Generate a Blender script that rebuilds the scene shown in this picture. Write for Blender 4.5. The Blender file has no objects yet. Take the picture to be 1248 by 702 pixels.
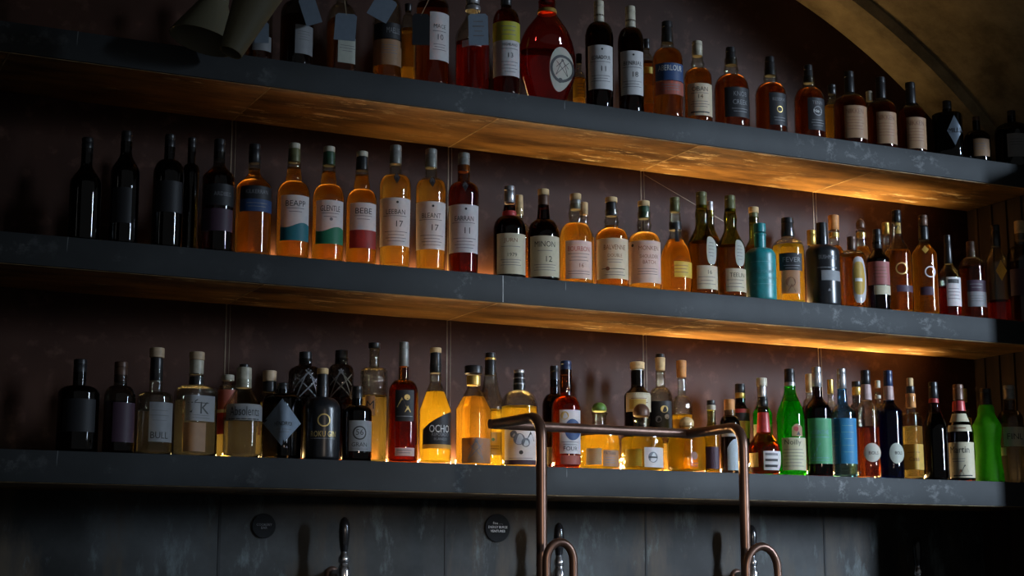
import bpy, math, random
import numpy as np
rnd = random.Random(7)
scene = bpy.context.scene
COL = scene.collection

# ------------------------------------------------------------------ camera geometry
FPX, CX, CY = 1996.0, 624.0, 351.0
YAW, PIT = math.radians(25.9), math.atan(354 / 1996)
EYE, D = 1.35, 3.8                      # eye height, distance to the back wall
FW = np.array([math.sin(YAW) * math.cos(PIT), math.cos(YAW) * math.cos(PIT), math.sin(PIT)])
RT = np.array([math.cos(YAW), -math.sin(YAW), 0.0])
UP = np.cross(RT, FW)
CAM = np.array([0.0, 0.0, EYE])

def at(px, py, Y):                      # point of the place seen at a pixel, on the plane y = Y
    r = FW + RT * (px - CX) / FPX - UP * (py - CY) / FPX
    return CAM + r * (Y / r[1])

def depth(P):
    return float((np.array(P) - CAM) @ FW)

SH_FRONT = D * 0.9175                   # front face of the shelves
TOPZ = {'top': EYE + D * 0.3090, 'mid': EYE + D * 0.1886, 'low': EYE + D * 0.0690}
SH_T = D * 0.0175

# ------------------------------------------------------------------ materials
MATS = {}
def newmat(name):
    m = bpy.data.materials.new(name); m.use_nodes = True
    nt = m.node_tree
    for n in list(nt.nodes):
        nt.nodes.remove(n)
    out = nt.nodes.new('ShaderNodeOutputMaterial')
    return m, nt, out

def simple(name, col, rough=0.5, metal=0.0, spec=0.5, noise=0.0, scale=30.0, coat=0.0):
    if name in MATS: return MATS[name]
    m, nt, out = newmat(name)
    p = nt.nodes.new('ShaderNodeBsdfPrincipled')
    p.inputs['Base Color'].default_value = (*col, 1)
    p.inputs['Roughness'].default_value = rough
    p.inputs['Metallic'].default_value = metal
    p.inputs['Specular IOR Level'].default_value = spec
    p.inputs['Coat Weight'].default_value = coat
    if noise > 0:
        tc = nt.nodes.new('ShaderNodeTexCoord')
        nz = nt.nodes.new('ShaderNodeTexNoise'); nz.inputs['Scale'].default_value = scale; nz.inputs['Detail'].default_value = 6
        rp = nt.nodes.new('ShaderNodeValToRGB')
        rp.color_ramp.elements[0].position = 0.3; rp.color_ramp.elements[1].position = 0.7
        rp.color_ramp.elements[0].color = (*[c * (1 - noise) for c in col], 1)
        rp.color_ramp.elements[1].color = (*[min(1, c * (1 + noise)) for c in col], 1)
        nt.links.new(tc.outputs['Object'], nz.inputs['Vector'])
        nt.links.new(nz.outputs['Fac'], rp.inputs['Fac'])
        nt.links.new(rp.outputs['Color'], p.inputs['Base Color'])
    nt.links.new(p.outputs[0], out.inputs[0])
    MATS[name] = m
    return m

def paper(name, col, trans=0.25):
    if name in MATS: return MATS[name]
    m, nt, out = newmat(name)
    tc = nt.nodes.new('ShaderNodeTexCoord')
    nz = nt.nodes.new('ShaderNodeTexNoise'); nz.inputs['Scale'].default_value = 90; nz.inputs['Detail'].default_value = 5
    rp = nt.nodes.new('ShaderNodeValToRGB')
    rp.color_ramp.elements[0].color = (*[c * 0.82 for c in col], 1)
    rp.color_ramp.elements[1].color = (*[min(1, c * 1.08) for c in col], 1)
    nt.links.new(tc.outputs['Object'], nz.inputs['Vector']); nt.links.new(nz.outputs['Fac'], rp.inputs['Fac'])
    d = nt.nodes.new('ShaderNodeBsdfPrincipled'); d.inputs['Roughness'].default_value = 0.55
    d.inputs['Specular IOR Level'].default_value = 0.35
    t = nt.nodes.new('ShaderNodeBsdfTranslucent')
    mx = nt.nodes.new('ShaderNodeMixShader'); mx.inputs[0].default_value = trans
    nt.links.new(rp.outputs[0], d.inputs['Base Color']); nt.links.new(rp.outputs[0], t.inputs['Color'])
    nt.links.new(d.outputs[0], mx.inputs[1]); nt.links.new(t.outputs[0], mx.inputs[2])
    nt.links.new(mx.outputs[0], out.inputs[0])
    MATS[name] = m
    return m

def glass(name, tint, edge=None, rough=0.02, bump=0.0):
    """bottle wall: tinted clear sheet that darkens towards the silhouette, with Fresnel reflection"""
    if name in MATS: return MATS[name]
    m, nt, out = newmat(name)
    edge = edge or tuple(c * 0.35 for c in tint)
    lw = nt.nodes.new('ShaderNodeLayerWeight'); lw.inputs['Blend'].default_value = 0.35
    pw = nt.nodes.new('ShaderNodeMath'); pw.operation = 'POWER'; pw.inputs[1].default_value = 1.6
    nt.links.new(lw.outputs['Facing'], pw.inputs[0])
    mc = nt.nodes.new('ShaderNodeMix'); mc.data_type = 'RGBA'
    mc.inputs[6].default_value = (*tint, 1); mc.inputs[7].default_value = (*edge, 1)
    nt.links.new(pw.outputs[0], mc.inputs[0])
    tr = nt.nodes.new('ShaderNodeBsdfTransparent'); nt.links.new(mc.outputs[2], tr.inputs['Color'])
    gl = nt.nodes.new('ShaderNodeBsdfGlossy'); gl.inputs['Roughness'].default_value = rough
    fr = nt.nodes.new('ShaderNodeFresnel'); fr.inputs['IOR'].default_value = 1.5
    geo = nt.nodes.new('ShaderNodeNewGeometry')       # the inner faces of a wall see the same index step
    # fresnel on a back face would read as total reflection: flip the index there
    mi = nt.nodes.new('ShaderNodeMix'); mi.data_type = 'FLOAT'
    mi.inputs[2].default_value = 1.5; mi.inputs[3].default_value = 1 / 1.5
    nt.links.new(geo.outputs['Backfacing'], mi.inputs[0]); nt.links.new(mi.outputs[0], fr.inputs['IOR'])
    if bump > 0:
        tc = nt.nodes.new('ShaderNodeTexCoord')
        vz = nt.nodes.new('ShaderNodeTexVoronoi'); vz.inputs['Scale'].default_value = 95
        bp = nt.nodes.new('ShaderNodeBump'); bp.inputs['Strength'].default_value = bump; bp.inputs['Distance'].default_value = 0.003
        nt.links.new(tc.outputs['Object'], vz.inputs['Vector'])
        nt.links.new(vz.outputs['Distance'], bp.inputs['Height'])
        nt.links.new(bp.outputs[0], gl.inputs['Normal']); nt.links.new(bp.outputs[0], fr.inputs['Normal'])
    mx = nt.nodes.new('ShaderNodeMixShader')
    nt.links.new(fr.outputs[0], mx.inputs[0]); nt.links.new(tr.outputs[0], mx.inputs[1]); nt.links.new(gl.outputs[0], mx.inputs[2])
    nt.links.new(mx.outputs[0], out.inputs[0])
    MATS[name] = m
    return m

def liquid(name, col, cloudy=0.35):
    """spirit: a refracting body, deeper in colour where more of it is looked through, slightly cloudy"""
    if name in MATS: return MATS[name]
    m, nt, out = newmat(name)
    lw = nt.nodes.new('ShaderNodeLayerWeight'); lw.inputs['Blend'].default_value = 0.5
    mc = nt.nodes.new('ShaderNodeMix'); mc.data_type = 'RGBA'
    mc.inputs[6].default_value = (*[c ** .62 for c in col], 1); mc.inputs[7].default_value = (*[c ** .25 for c in col], 1)
    nt.links.new(lw.outputs['Facing'], mc.inputs[0])
    p = nt.nodes.new('ShaderNodeBsdfRefraction'); p.inputs['IOR'].default_value = 1.34
    nt.links.new(mc.outputs[2], p.inputs['Color']); p.inputs['Roughness'].default_value = 0.0
    tc = nt.nodes.new('ShaderNodeTexCoord'); nz = nt.nodes.new('ShaderNodeTexNoise'); nz.inputs['Scale'].default_value = 38; nz.inputs['Detail'].default_value = 3
    bp = nt.nodes.new('ShaderNodeBump'); bp.inputs['Strength'].default_value = .30; bp.inputs['Distance'].default_value = .004
    nt.links.new(tc.outputs['Object'], nz.inputs['Vector']); nt.links.new(nz.outputs['Fac'], bp.inputs['Height']); nt.links.new(bp.outputs[0], p.inputs['Normal'])
    t = nt.nodes.new('ShaderNodeBsdfTranslucent'); t.inputs['Color'].default_value = (*col, 1)
    mx = nt.nodes.new('ShaderNodeMixShader')
    ma = nt.nodes.new('ShaderNodeMath'); ma.operation = 'MULTIPLY_ADD'; core = .6 if max(col[:2]) > .7 and col[1] > .6 else .34
    ma.inputs[1].default_value = cloudy * 1.5; ma.inputs[2].default_value = cloudy * core
    nt.links.new(lw.outputs['Facing'], ma.inputs[0]); nt.links.new(ma.outputs[0], mx.inputs[0])
    nt.links.new(p.outputs[0], mx.inputs[1]); nt.links.new(t.outputs[0], mx.inputs[2])
    nt.links.new(mx.outputs[0], out.inputs[0])
    MATS[name] = m
    return m

GL = {
 'clear': ((.94, .95, .93), (.55, .55, .48)), 'smoke': ((.42, .40, .36), (.12, .11, .10)), 'amber': ((.62, .30, .08), (.2, .07, .02)),
 'olive': ((.50, .46, .13), (.10, .10, .03)), 'wine': ((.16, .06, .03), (.05, .015, .01)), 'green': ((.16, .80, .12), (.02, .30, .03)),
 'dark': ((.10, .09, .08), (.03, .03, .03)), 'blue': ((.30, .58, .85), (.05, .2, .5)), 'navy': ((.05, .12, .42), (.01, .03, .16)),
 'red': ((.85, .22, .18), (.40, .03, .02)),
}
def gmat(k):
    if k == 'texture': return glass('textured_clear_glass', (.9, .9, .82), (.5, .48, .38), 0.05, 0.7)
    if k == 'faceted': return glass('cut_dark_glass', (.30, .28, .26), (.1, .1, .1), 0.05, 0.9)
    if k == 'wavy': return glass('wavy_inner_glass', (.90, .88, .80), (.42, .37, .25), 0.04, 0.55)
    t, e = GL[k]
    return glass(k + '_glass', t, e)
LQ = {'water': (.93, .90, .78), 'pale': (.95, .78, .34), 'gold': (.86, .54, .12), 'honey': (.74, .38, .055), 'amber': (.60, .23, .03),
      'brown': (.48, .13, .018), 'dark': (.22, .05, .012), 'red': (.62, .05, .025), 'rose': (.72, .22, .14), 'yellow': (.96, .70, .10),
      'blue': (.12, .30, .75), 'green': (.14, .75, .07)}
def lmat(k): return liquid(k + '_spirit', LQ[k], {'water': .08, 'yellow': .36, 'gold': .32, 'pale': .22, 'honey': .26, 'amber': .2, 'green': .4}.get(k, .14))
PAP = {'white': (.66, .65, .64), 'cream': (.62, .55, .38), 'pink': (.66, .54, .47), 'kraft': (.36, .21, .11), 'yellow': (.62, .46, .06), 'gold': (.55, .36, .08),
       'grey': (.30, .31, .32), 'bluegrey': (.24, .30, .37), 'black': (.016, .016, .018), 'teal': (.03, .20, .24), 'green': (.03, .22, .11), 'grass': (.09, .36, .17),
       'red': (.33, .035, .03), 'rust': (.36, .10, .07), 'rosered': (.40, .13, .12), 'blue': (.03, .22, .42), 'navy': (.025, .06, .16), 'iceblue': (.50, .60, .66), 'orange': (.50, .22, .06),
       'plum': (.06, .03, .05), 'silver': (.55, .55, .55), 'lime': (.52, .5, .05), 'sticker': (.46, .48, .40)}
def pmat(k): return paper(k + '_paper', PAP[k], 0.08 if k in ('black', 'plum', 'navy') else 0.25)
CAPM = {
 'black': ('black_plastic', (.012, .012, .013), .35, 0), 'cream': ('cream_foil', (.44, .40, .30), .45, 0), 'silver': ('silver_foil', (.45, .45, .46), .32, .8),
 'greyfoil': ('grey_foil', (.24, .24, .22), .4, .3), 'cork': ('pale_cork', (.55, .38, .18), .7, 0), 'wood': ('blond_wood', (.50, .36, .22), .55, 0), 'orange': ('orange_cork', (.55, .23, .06), .6, 0),
 'gold': ('gold_foil', (.6, .40, .10), .35, .7), 'red': ('red_foil', (.35, .03, .03), .4, .1), 'green': ('green_cap', (.10, .22, .04), .45, 0), 'dkgreen': ('dark_green_foil', (.02, .06, .03), .4, 0),
 'navy': ('navy_cap', (.015, .03, .08), .35, 0), 'brown': ('brown_foil', (.10, .05, .03), .4, .2), 'pink': ('dusty_pink_foil', (.40, .27, .25), .5, 0), 'white': ('white_cap', (.6, .58, .55), .45, 0),
 'teal': ('teal_glaze', (.012, .20, .21), .38, 0), 'blackglaze': ('black_glaze', (.012, .013, .015), .28, 0), 'frost': ('frosted_green', (.05, .42, .02), .5, 0), 'olive': ('olive_foil', (.12, .12, .05), .4, .2),
 'ink': ('dark_ink', (.02, .02, .02), .6, 0), 'inkbrown': ('brown_ink', (.18, .07, .03), .6, 0), 'inkgold': ('gold_ink', (.55, .40, .14), .4, .5), 'inkwhite': ('white_ink', (.6, .6, .58), .6, 0), 'inkred': ('red_ink', (.35, .03, .03), .6, 0),
 'string': ('twine', (.40, .32, .2), .8, 0), 'inkgrey': ('grey_ink', (.16, .16, .17), .6, 0), 'inkteal': ('teal_ink', (.10, .30, .32), .6, 0),
}
def cmat(k):
    if k == 'frost': return paper('frosted_green_glass', (.13, .58, .02), .6)
    n, c, r, me = CAPM[k]
    return simple(n, c, r, me, noise=0.25, scale=60, coat=0.0)

# ------------------------------------------------------------------ mesh helpers
def mesh_obj(name, verts, faces, mat, parent=None, smooth=True, flat_normals=False):
    me = bpy.data.meshes.new(name)
    me.from_pydata([tuple(map(float, v)) for v in verts], [], faces)
    me.materials.append(mat)
    if smooth:
        me.polygons.foreach_set('use_smooth', [True] * len(me.polygons))
        try: me.set_sharp_from_angle(angle=math.radians(38))
        except Exception: pass
    me.update()
    o = bpy.data.objects.new(name, me); COL.objects.link(o)
    if parent is not None: o.parent = parent
    return o

def empty(name, loc, label=None, cat=None, group=None, rotz=0.0):
    o = bpy.data.objects.new(name, None); COL.objects.link(o)
    o.location = tuple(map(float, loc)); o.rotation_euler = (0, 0, rotz); o.empty_display_size = 0.05
    if label: o['label'] = label
    if cat: o['category'] = cat
    if group: o['group'] = group
    return o

class MB:
    def __init__(self): self.v = []; self.f = []
    def add(self, vs, fs):
        b = len(self.v); self.v += [tuple(map(float, v)) for v in vs]; self.f += [tuple(i + b for i in f) for f in fs]
    def box(self, x0, x1, y0, y1, z0, z1, bev=0.0):
        if bev <= 0:
            vs = [(x, y, z) for z in (z0, z1) for y in (y0, y1) for x in (x0, x1)]
            self.add(vs, [(0, 2, 3, 1), (4, 5, 7, 6), (0, 1, 5, 4), (2, 6, 7, 3), (0, 4, 6, 2), (1, 3, 7, 5)])
        else:
            import bmesh
            bm = bmesh.new(); bmesh.ops.create_cube(bm, size=1)
            for v in bm.verts:
                v.co.x = x0 + (v.co.x + .5) * (x1 - x0); v.co.y = y0 + (v.co.y + .5) * (y1 - y0); v.co.z = z0 + (v.co.z + .5) * (z1 - z0)
            bmesh.ops.bevel(bm, geom=bm.edges[:], offset=bev, segments=2, profile=.5, affect='EDGES')
            bm.verts.index_update()
            self.add([v.co[:] for v in bm.verts], [[v.index for v in f.verts] for f in bm.faces]); bm.free()
    def lathe(self, prof, n=28, c=(0, 0, 0), axis='z', sec=None):
        """prof: [(z, r)] from bottom to top; closed at both ends"""
        vs = []; fs = []
        for (z, r) in prof:
            for k in range(n):
                a = 2 * math.pi * k / n
                s = 1.0 if sec is None else sec(a, z)
                p = (r * s * math.cos(a), r * s * math.sin(a), z)
                if axis == 'y': p = (p[0], -p[2], p[1])
                if axis == 'x': p = (p[2], p[0], p[1])
                vs.append((p[0] + c[0], p[1] + c[1], p[2] + c[2]))
        m = len(prof)
        for i in range(m - 1):
            for k in range(n):
                a, b = i * n + k, i * n + (k + 1) % n
                fs.append((a, b, b + n, a + n))
        fs.append(tuple(reversed(range(n)))); fs.append(tuple(range((m - 1) * n, m * n)))
        self.add(vs, fs)
    def tube(self, pts, r, n=14, cap=True):
        P = [np.array(p, float) for p in pts]
        rings = []; prev = None
        for i, p in enumerate(P):
            d = (P[min(i + 1, len(P) - 1)] - P[max(i - 1, 0)]); d /= max(np.linalg.norm(d), 1e-9)
            if prev is None:
                h = np.array((0, 0, 1.)) if abs(d[2]) < .9 else np.array((1., 0, 0))
                u = np.cross(d, h)
            else:
                u = prev - d * (prev @ d)
            u /= np.linalg.norm(u); w = np.cross(d, u); prev = u
            rr = r[i] if isinstance(r, (list, tuple)) else r
            rings.append([p + rr * (u * math.cos(2 * math.pi * k / n) + w * math.sin(2 * math.pi * k / n)) for k in range(n)])
        vs = [v for rg in rings for v in rg]; fs = []
        for i in range(len(P) - 1):
            for k in range(n):
                a, b = i * n + k, i * n + (k + 1) % n
                fs.append((a, b, b + n, a + n))
        if cap:
            fs.append(tuple(reversed(range(n)))); fs.append(tuple(range((len(P) - 1) * n, len(P) * n)))
        self.add(vs, fs)
    def build(self, name, mat, parent=None, smooth=True): return mesh_obj(name, self.v, self.f, mat, parent, smooth)

def bend(pts, rad, seg=8):
    """round the corners of a polyline"""
    P = [np.array(p, float) for p in pts]; out = [P[0]]
    for i in range(1, len(P) - 1):
        a, b, c = P[i - 1], P[i], P[i + 1]
        u = (a - b) / np.linalg.norm(a - b); v = (c - b) / np.linalg.norm(c - b)
        s, e = b + u * rad, b + v * rad
        for k in range(seg + 1):
            t = k / seg
            out.append((1 - t) ** 2 * s + 2 * t * (1 - t) * b + t * t * e)
    out.append(P[-1]); return out

TXT = {}
def text_mesh(s):
    """outline of a short text, unit height, centred: (verts 2D, faces)"""
    if s in TXT: return TXT[s]
    cu = bpy.data.curves.new('lettering', 'FONT'); cu.body = s; cu.align_x = 'CENTER'; cu.resolution_u = 2; cu.size = 1.35
    ob = bpy.data.objects.new('lettering', cu); COL.objects.link(ob)
    bpy.context.view_layer.update()
    dg = bpy.context.evaluated_depsgraph_get()
    me = bpy.data.meshes.new_from_object(ob.evaluated_get(dg))
    v = [(p.co.x, p.co.y) for p in me.vertices]; f = [tuple(p.vertices) for p in me.polygons]
    bpy.data.objects.remove(ob); bpy.data.curves.remove(cu); bpy.data.meshes.remove(me)
    if v:
        ys = [p[1] for p in v]; lo, hi = min(ys), max(ys)
        v = [(p[0] / (hi - lo), (p[1] - (lo + hi) / 2) / (hi - lo)) for p in v]
    TXT[s] = (v, f); return TXT[s]
# ------------------------------------------------------------------ light levels
LED_EM = {'top': 3.0, 'mid': 14.0, 'low': 20.0}
LED_COL = (1.0, .66, .29)
LEDP = {'top': (.03, .15, .22, .12), 'mid': (.12, .45, .8, 1.35), 'low': (.05, .25, 1.0, 1.5)}
LED_SPREAD = {'top': (120, 120, 120, 120), 'mid': (100, 120, 80, 60), 'low': (70, 60, 44, 40)}
LED_TILT = {'top': 10, 'mid': 0, 'low': 0}
LED_EXTRA = {'low': ((210, 470, .4, 80), (470, 890, 8.5, 80), (890, 1220, 1.2, 80), (440, 1000, 10.0, -58)), 'mid': ((300, 600, .8, 80), (600, 960, 1.9, 80), (960, 1200, .4, 80), (300, 1000, 12.0, -58)), 'top': ((440, 1000, .6, 70),)}
WIN = dict(p=(7.6, -3.0, 3.2), t=(2.98, 3.5, 1.42), w=.6, h=2.4, e=35, c=(.66, .81, 1.0), s=28)
AMB = .078
FILL = dict(p=(1.2, -1.6, 1.9), t=(1.95, 3.5, 1.52), e=170, c=(1.0, .82, .66), a=20)  # added warm spot that lifts the bottom shelf, not a lamp of the room
# ------------------------------------------------------------------ bottles
def smooth_prof(pts, k=6):
    """Catmull-Rom through (z, r) points"""
    P = [np.array(p, float) for p in pts]; P = [2 * P[0] - P[1]] + P + [2 * P[-1] - P[-2]]
    out = []
    for i in range(1, len(P) - 2):
        for j in range(k):
            t = j / k
            q = .5 * ((2 * P[i]) + (-P[i - 1] + P[i + 1]) * t + (2 * P[i - 1] - 5 * P[i] + 4 * P[i + 1] - P[i + 2]) * t * t + (-P[i - 1] + 3 * P[i] - 3 * P[i + 1] + P[i + 2]) * t ** 3)
            out.append((q[0], max(q[1], .001)))
    out.append((pts[-1][0], pts[-1][1])); return out

ROWN = {'top': 'top', 'mid': 'middle', 'low': 'bottom'}
BOT = []
def bottle(row, px, hw, ytop, label, name='whisky_bottle', ys=None, yn=None, nw=6.5, nt=None, sp='dome', bul=None, prof=None,
           glassk='clear', liq=None, lvl=None, caps=(), labels=(), n=2.0, asp=1.0, yaw=0.0, back=0.0, opaque=None, tags=(), gy=None, marks=(), taper=1.0):
    Y0 = SH_FRONT + 0.014 + back
    # half width -> radius; the axis sits one radius behind the front line
    Y = Y0 + 0.04
    for _ in range(3):
        P = at(px, (ytop + 60), Y); R = hw * depth(P) / FPX; Y = Y0 + R * (asp if n != 2 or asp != 1 else 1.0)
    zb = TOPZ[row] + 0.0005
    P = at(px, ytop + 70, Y); X = P[0]
    Y += 0.0
    base = np.array([X, Y, zb])
    dpt = depth((X, Y, zb + .12))
    def zz(py): return float(at(px, py, Y)[2] - zb)
    H = zz(ytop)
    mpx = dpt / FPX
    view = math.atan2(-X, -(Y))          # direction towards the camera, as an angle about z: atan2(x, y) form
    camang = math.atan2(-Y, -X)
    # cross-section
    def sec_raw(a):
        c, s = math.cos(a - yaw), math.sin(a - yaw)
        return (abs(c) ** n + abs(s / asp) ** n) ** (-1.0 / n)
    TH = [math.radians(d) for d in range(-115, 116)]
    lat = [sec_raw(camang + t) * math.sin(t) for t in TH]
    i0, i1 = lat.index(min(lat[:115])), lat.index(max(lat[115:]))
    sil = (lat[i1] - lat[i0]) / 2
    R = hw * mpx / sil
    def th_of(u):                        # visible position (-1 left .. 1 right) -> angle about the axis
        tgt = u * sil
        if u <= -1: return camang + TH[i0] + (u + 1) * 1.2
        if u >= 1: return camang + TH[i1] + (u - 1) * 1.2
        for i in range(i0, i1):
            if lat[i] <= tgt <= lat[i + 1]:
                f = (tgt - lat[i]) / max(lat[i + 1] - lat[i], 1e-9)
                return camang + TH[i] + f * (TH[i + 1] - TH[i])
        return camang + TH[i1]
    # profile
    cap_bottom = min([zz(c[2]) for c in caps], default=H) if caps else H
    zg = zz(gy) if gy is not None else (max(cap_bottom + 0.35 * (H - cap_bottom), cap_bottom) if caps else H)
    rnk = nw * mpx; rnt = (nt or nw) * mpx
    if prof:
        pr = [(zz(y), w * mpx / sil) for y, w in prof]
        pr = [(max(0.0, z), r) for z, r in pr]
        pr[0] = (0.0, pr[0][1])
        P_ = [(0.0, pr[0][1] * .90), (0.0025, pr[0][1] * .98)] + smooth_prof([(0.006, pr[0][1])] + pr[1:])
        zs, zn = zz(ys) if ys else pr[-1][0] * .7, zz(yn) if yn else pr[-1][0] * .8
    else:
        zs, zn = zz(ys), zz(yn)
        rb = R * taper
        P_ = [(0.0, rb * .88), (0.0012, rb * .95), (0.004, rb * .99), (0.008, rb)]
        for k in range(1, 5): P_.append((0.008 + (zs - .008) * k / 5, rb + (R - rb) * k / 5))
        NS = 12
        for k in range(NS + 1):
            t = k / NS
            if sp == 'dome': r = rnk + (R - rnk) * math.sqrt(max(0, 1 - t ** 2.1))
            elif sp == 'flat': r = rnk + (R - rnk) * max(0, 1 - t ** 3.5) ** (1 / 2.6)
            elif sp == 'cone': r = rnk + (R - rnk) * (1 - t) ** .95
            elif sp == 'bell': r = rnk + (R - rnk) * (.5 + .5 * math.cos(math.pi * t)) ** .8
            else: r = rnk + (R - rnk) * (.5 + .5 * math.cos(math.pi * t))
            P_.append((zs + (zn - zs) * t, r))
        zt = max(zg, zn + .004)
        for k in range(1, 9):
            t = k / 8; z = zn + (zt - zn) * t; r = rnk + (rnt - rnk) * t
            if bul:
                r += (bul[1] * mpx - r) * math.exp(-((z - zz(bul[0])) / (0.0075 if len(bul) < 3 else bul[2])) ** 2)
            P_.append((z, r))
        P_.append((zt + .001, P_[-1][1] * .86))
    rz = np.array([p[0] for p in P_]); rr = np.array([p[1] for p in P_])
    def rad(z): return float(np.interp(z, rz, rr))
    def blend(z):
        if z <= zs: return 1.0
        if z >= zn: return 0.0
        return 1 - (z - zs) / (zn - zs)
    def sec(a, z):
        b = blend(z)
        return 1.0 if (n == 2 and asp == 1) else b * sec_raw(a) + (1 - b)
    def surf(a, z, off):
        r = rad(z) * sec(a, z) + off
        return (r * math.cos(a), r * math.sin(a), z)

    root = empty(name, base, label, 'bottle', 'bottles on the %s shelf' % ROWN[row])
    NA = 36 if n == 2 else 56
    mb = MB(); mb.lathe(P_, NA, sec=sec)
    body_name = 'glass_body' if opaque is None else 'bottle_body'
    body = mb.build(body_name, cmat(opaque) if opaque else gmat(glassk), root)
    if liq and opaque is None:
        zl = zz(lvl) if lvl is not None else zn
        zl = min(zl, rz[-1] - .006)
        lp = [(0.006, rad(0.008) * .80), (0.008, rad(.01) * .93)]
        zs_ = [z for z in rz if 0.010 < z < zl - .001]
        lp += [(z, rad(z) * .945) for z in zs_] + [(zl, rad(zl) * .945)]
        lb = MB(); lb.lathe(lp, NA, sec=sec); lb.build('liquid', lmat(liq), root)
    if opaque is None and glassk in ('clear', 'texture', 'amber', 'olive', 'blue'):
        zi = (min(zz(lvl) if lvl is not None else zn, rz[-1] - .02) + .001) if liq else .006
        ip = [(z, r * .90 - .0004) for z, r in zip(rz, rr) if z > zi and r * .90 - .0004 > .002]
        if len(ip) > 3:
            ib = MB(); ib.lathe([(zi, rad(zi) * .90 - .0004)] + ip, NA, sec=sec); ib.build('inner_wall', gmat('wavy'), root)
    # caps: (part, ytop, ybottom, hw_top, hw_bottom, material)
    for c in caps:
        part, y0, y1, h0, h1, mk = c[:6]
        z1, z0 = zz(y0), zz(y1); r1, r0 = h0 * mpx, h1 * mpx
        dz = z1 - z0; bv = min(.0022, dz * .2)
        if part.startswith('ball'):
            pp = [(z0, r1 * .80), (z0 + dz * .06, r1 * .94)] + [(z0 + dz * (.30 + .70 * math.sin(math.pi / 2 * k / 9)), max(r1 * math.cos(math.pi / 2 * k / 9), .0006)) for k in range(10)]
        else:
            pp = [(z0, r0 * .94), (z0 + bv * .5, r0)]
            if part in ('foil_capsule', 'screw_cap') and dz > .02:
                zr = z0 + dz * .70
                rm = r0 + (r1 - r0) * .7
                pp += [(zr - .001, rm), (zr, rm * .96), (zr + .0012, rm * .96), (zr + .0022, rm * 1.02), (z1 - bv, r1)]
            else:
                pp += [(z1 - bv, r1)]
            pp += [(z1 - bv * .3, r1 * .97), (z1, r1 * .88)]
        cb = MB(); cb.lathe(pp, 26); cb.build(part, cmat(mk), root)
    # labels
    def patch(u0, u1, y0, y1, off, shape='rect', nu=26, nv=8):
        a0, a1 = th_of(u0), th_of(u1); z0, z1 = zz(y1), zz(y0)
        z0 = max(z0, .004)
        vs = []; fs = []
        if shape in ('rect', 'arch', 'wave', 'curve', 'shoulder'):
            for j in range(nv + 1):
                for i in range(nu + 1):
                    s = i / nu; t = j / nv
                    top = z1
                    if shape == 'arch': top = z1 - (z1 - z0) * .30 * (abs(2 * s - 1) ** 2)
                    if shape == 'wave': top = z1 - (z1 - z0) * .28 * (.5 + .5 * math.sin(5.5 * s + .6))
                    if shape == 'curve': top = z1 - (z1 - z0) * .55 * (1 - s) ** 1.6
                    if shape == 'shoulder': top = z1 - (z1 - z0) * (.0 if .25 < s < .75 else .25)
                    z = z0 + (top - z0) * t
                    vs.append(surf(a0 + (a1 - a0) * s, z, off))
            for j in range(nv):
                for i in range(nu):
                    a = j * (nu + 1) + i; fs.append((a, a + 1, a + nu + 2, a + nu + 1))
        else:
            um, uh = (u0 + u1) / 2, (u1 - u0) / 2
            ac, zc, ah, zh = th_of(um), (z0 + z1) / 2, (a1 - a0) / 2, (z1 - z0) / 2
            N = 32 if shape in ('oval', 'long', 'ring') else 4
            K = 6
            vs.append(surf(ac, zc, off))
            for k in range(1, K + 1):
                for q in range(N * (1 if N > 4 else 6)):
                    M = N * (1 if N > 4 else 6); g = 2 * math.pi * q / M
                    if shape == 'diamond':
                        d = abs(math.cos(g)) + abs(math.sin(g)); ex, ez = math.cos(g) / d, math.sin(g) / d
                    elif shape == 'triangle':
                        f = 4 * q / M
                        tri = [(-1, -1), (1, -1), (0, 1), (-1, -1)]; f = 3 * q / M; i_ = int(f); w = f - i_
                        ex = tri[i_][0] * (1 - w) + tri[i_ + 1][0] * w; ez = tri[i_][1] * (1 - w) + tri[i_ + 1][1] * w
                    else:
                        e = .55 if shape == 'long' else 1.0
                        ex = math.copysign(abs(math.cos(g)) ** e, math.cos(g)); ez = math.copysign(abs(math.sin(g)) ** (1.0 if shape == 'long' else e), math.sin(g))
                    vs.append(surf(th_of(um + uh * ex * k / K), max(zc + zh * ez * k / K, .003), off))
            M = (len(vs) - 1) // K
            k0 = 4 if shape == 'ring' else 0
            for q in range(M):
                if k0 == 0: fs.append((0, 1 + q, 1 + (q + 1) % M))
                for k in range(max(k0, 0), K - 1) if k0 else range(K - 1):
                    a = 1 + k * M + q; b = 1 + k * M + (q + 1) % M
                    fs.append((a, a + M, b + M, b))
        return vs, fs
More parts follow.
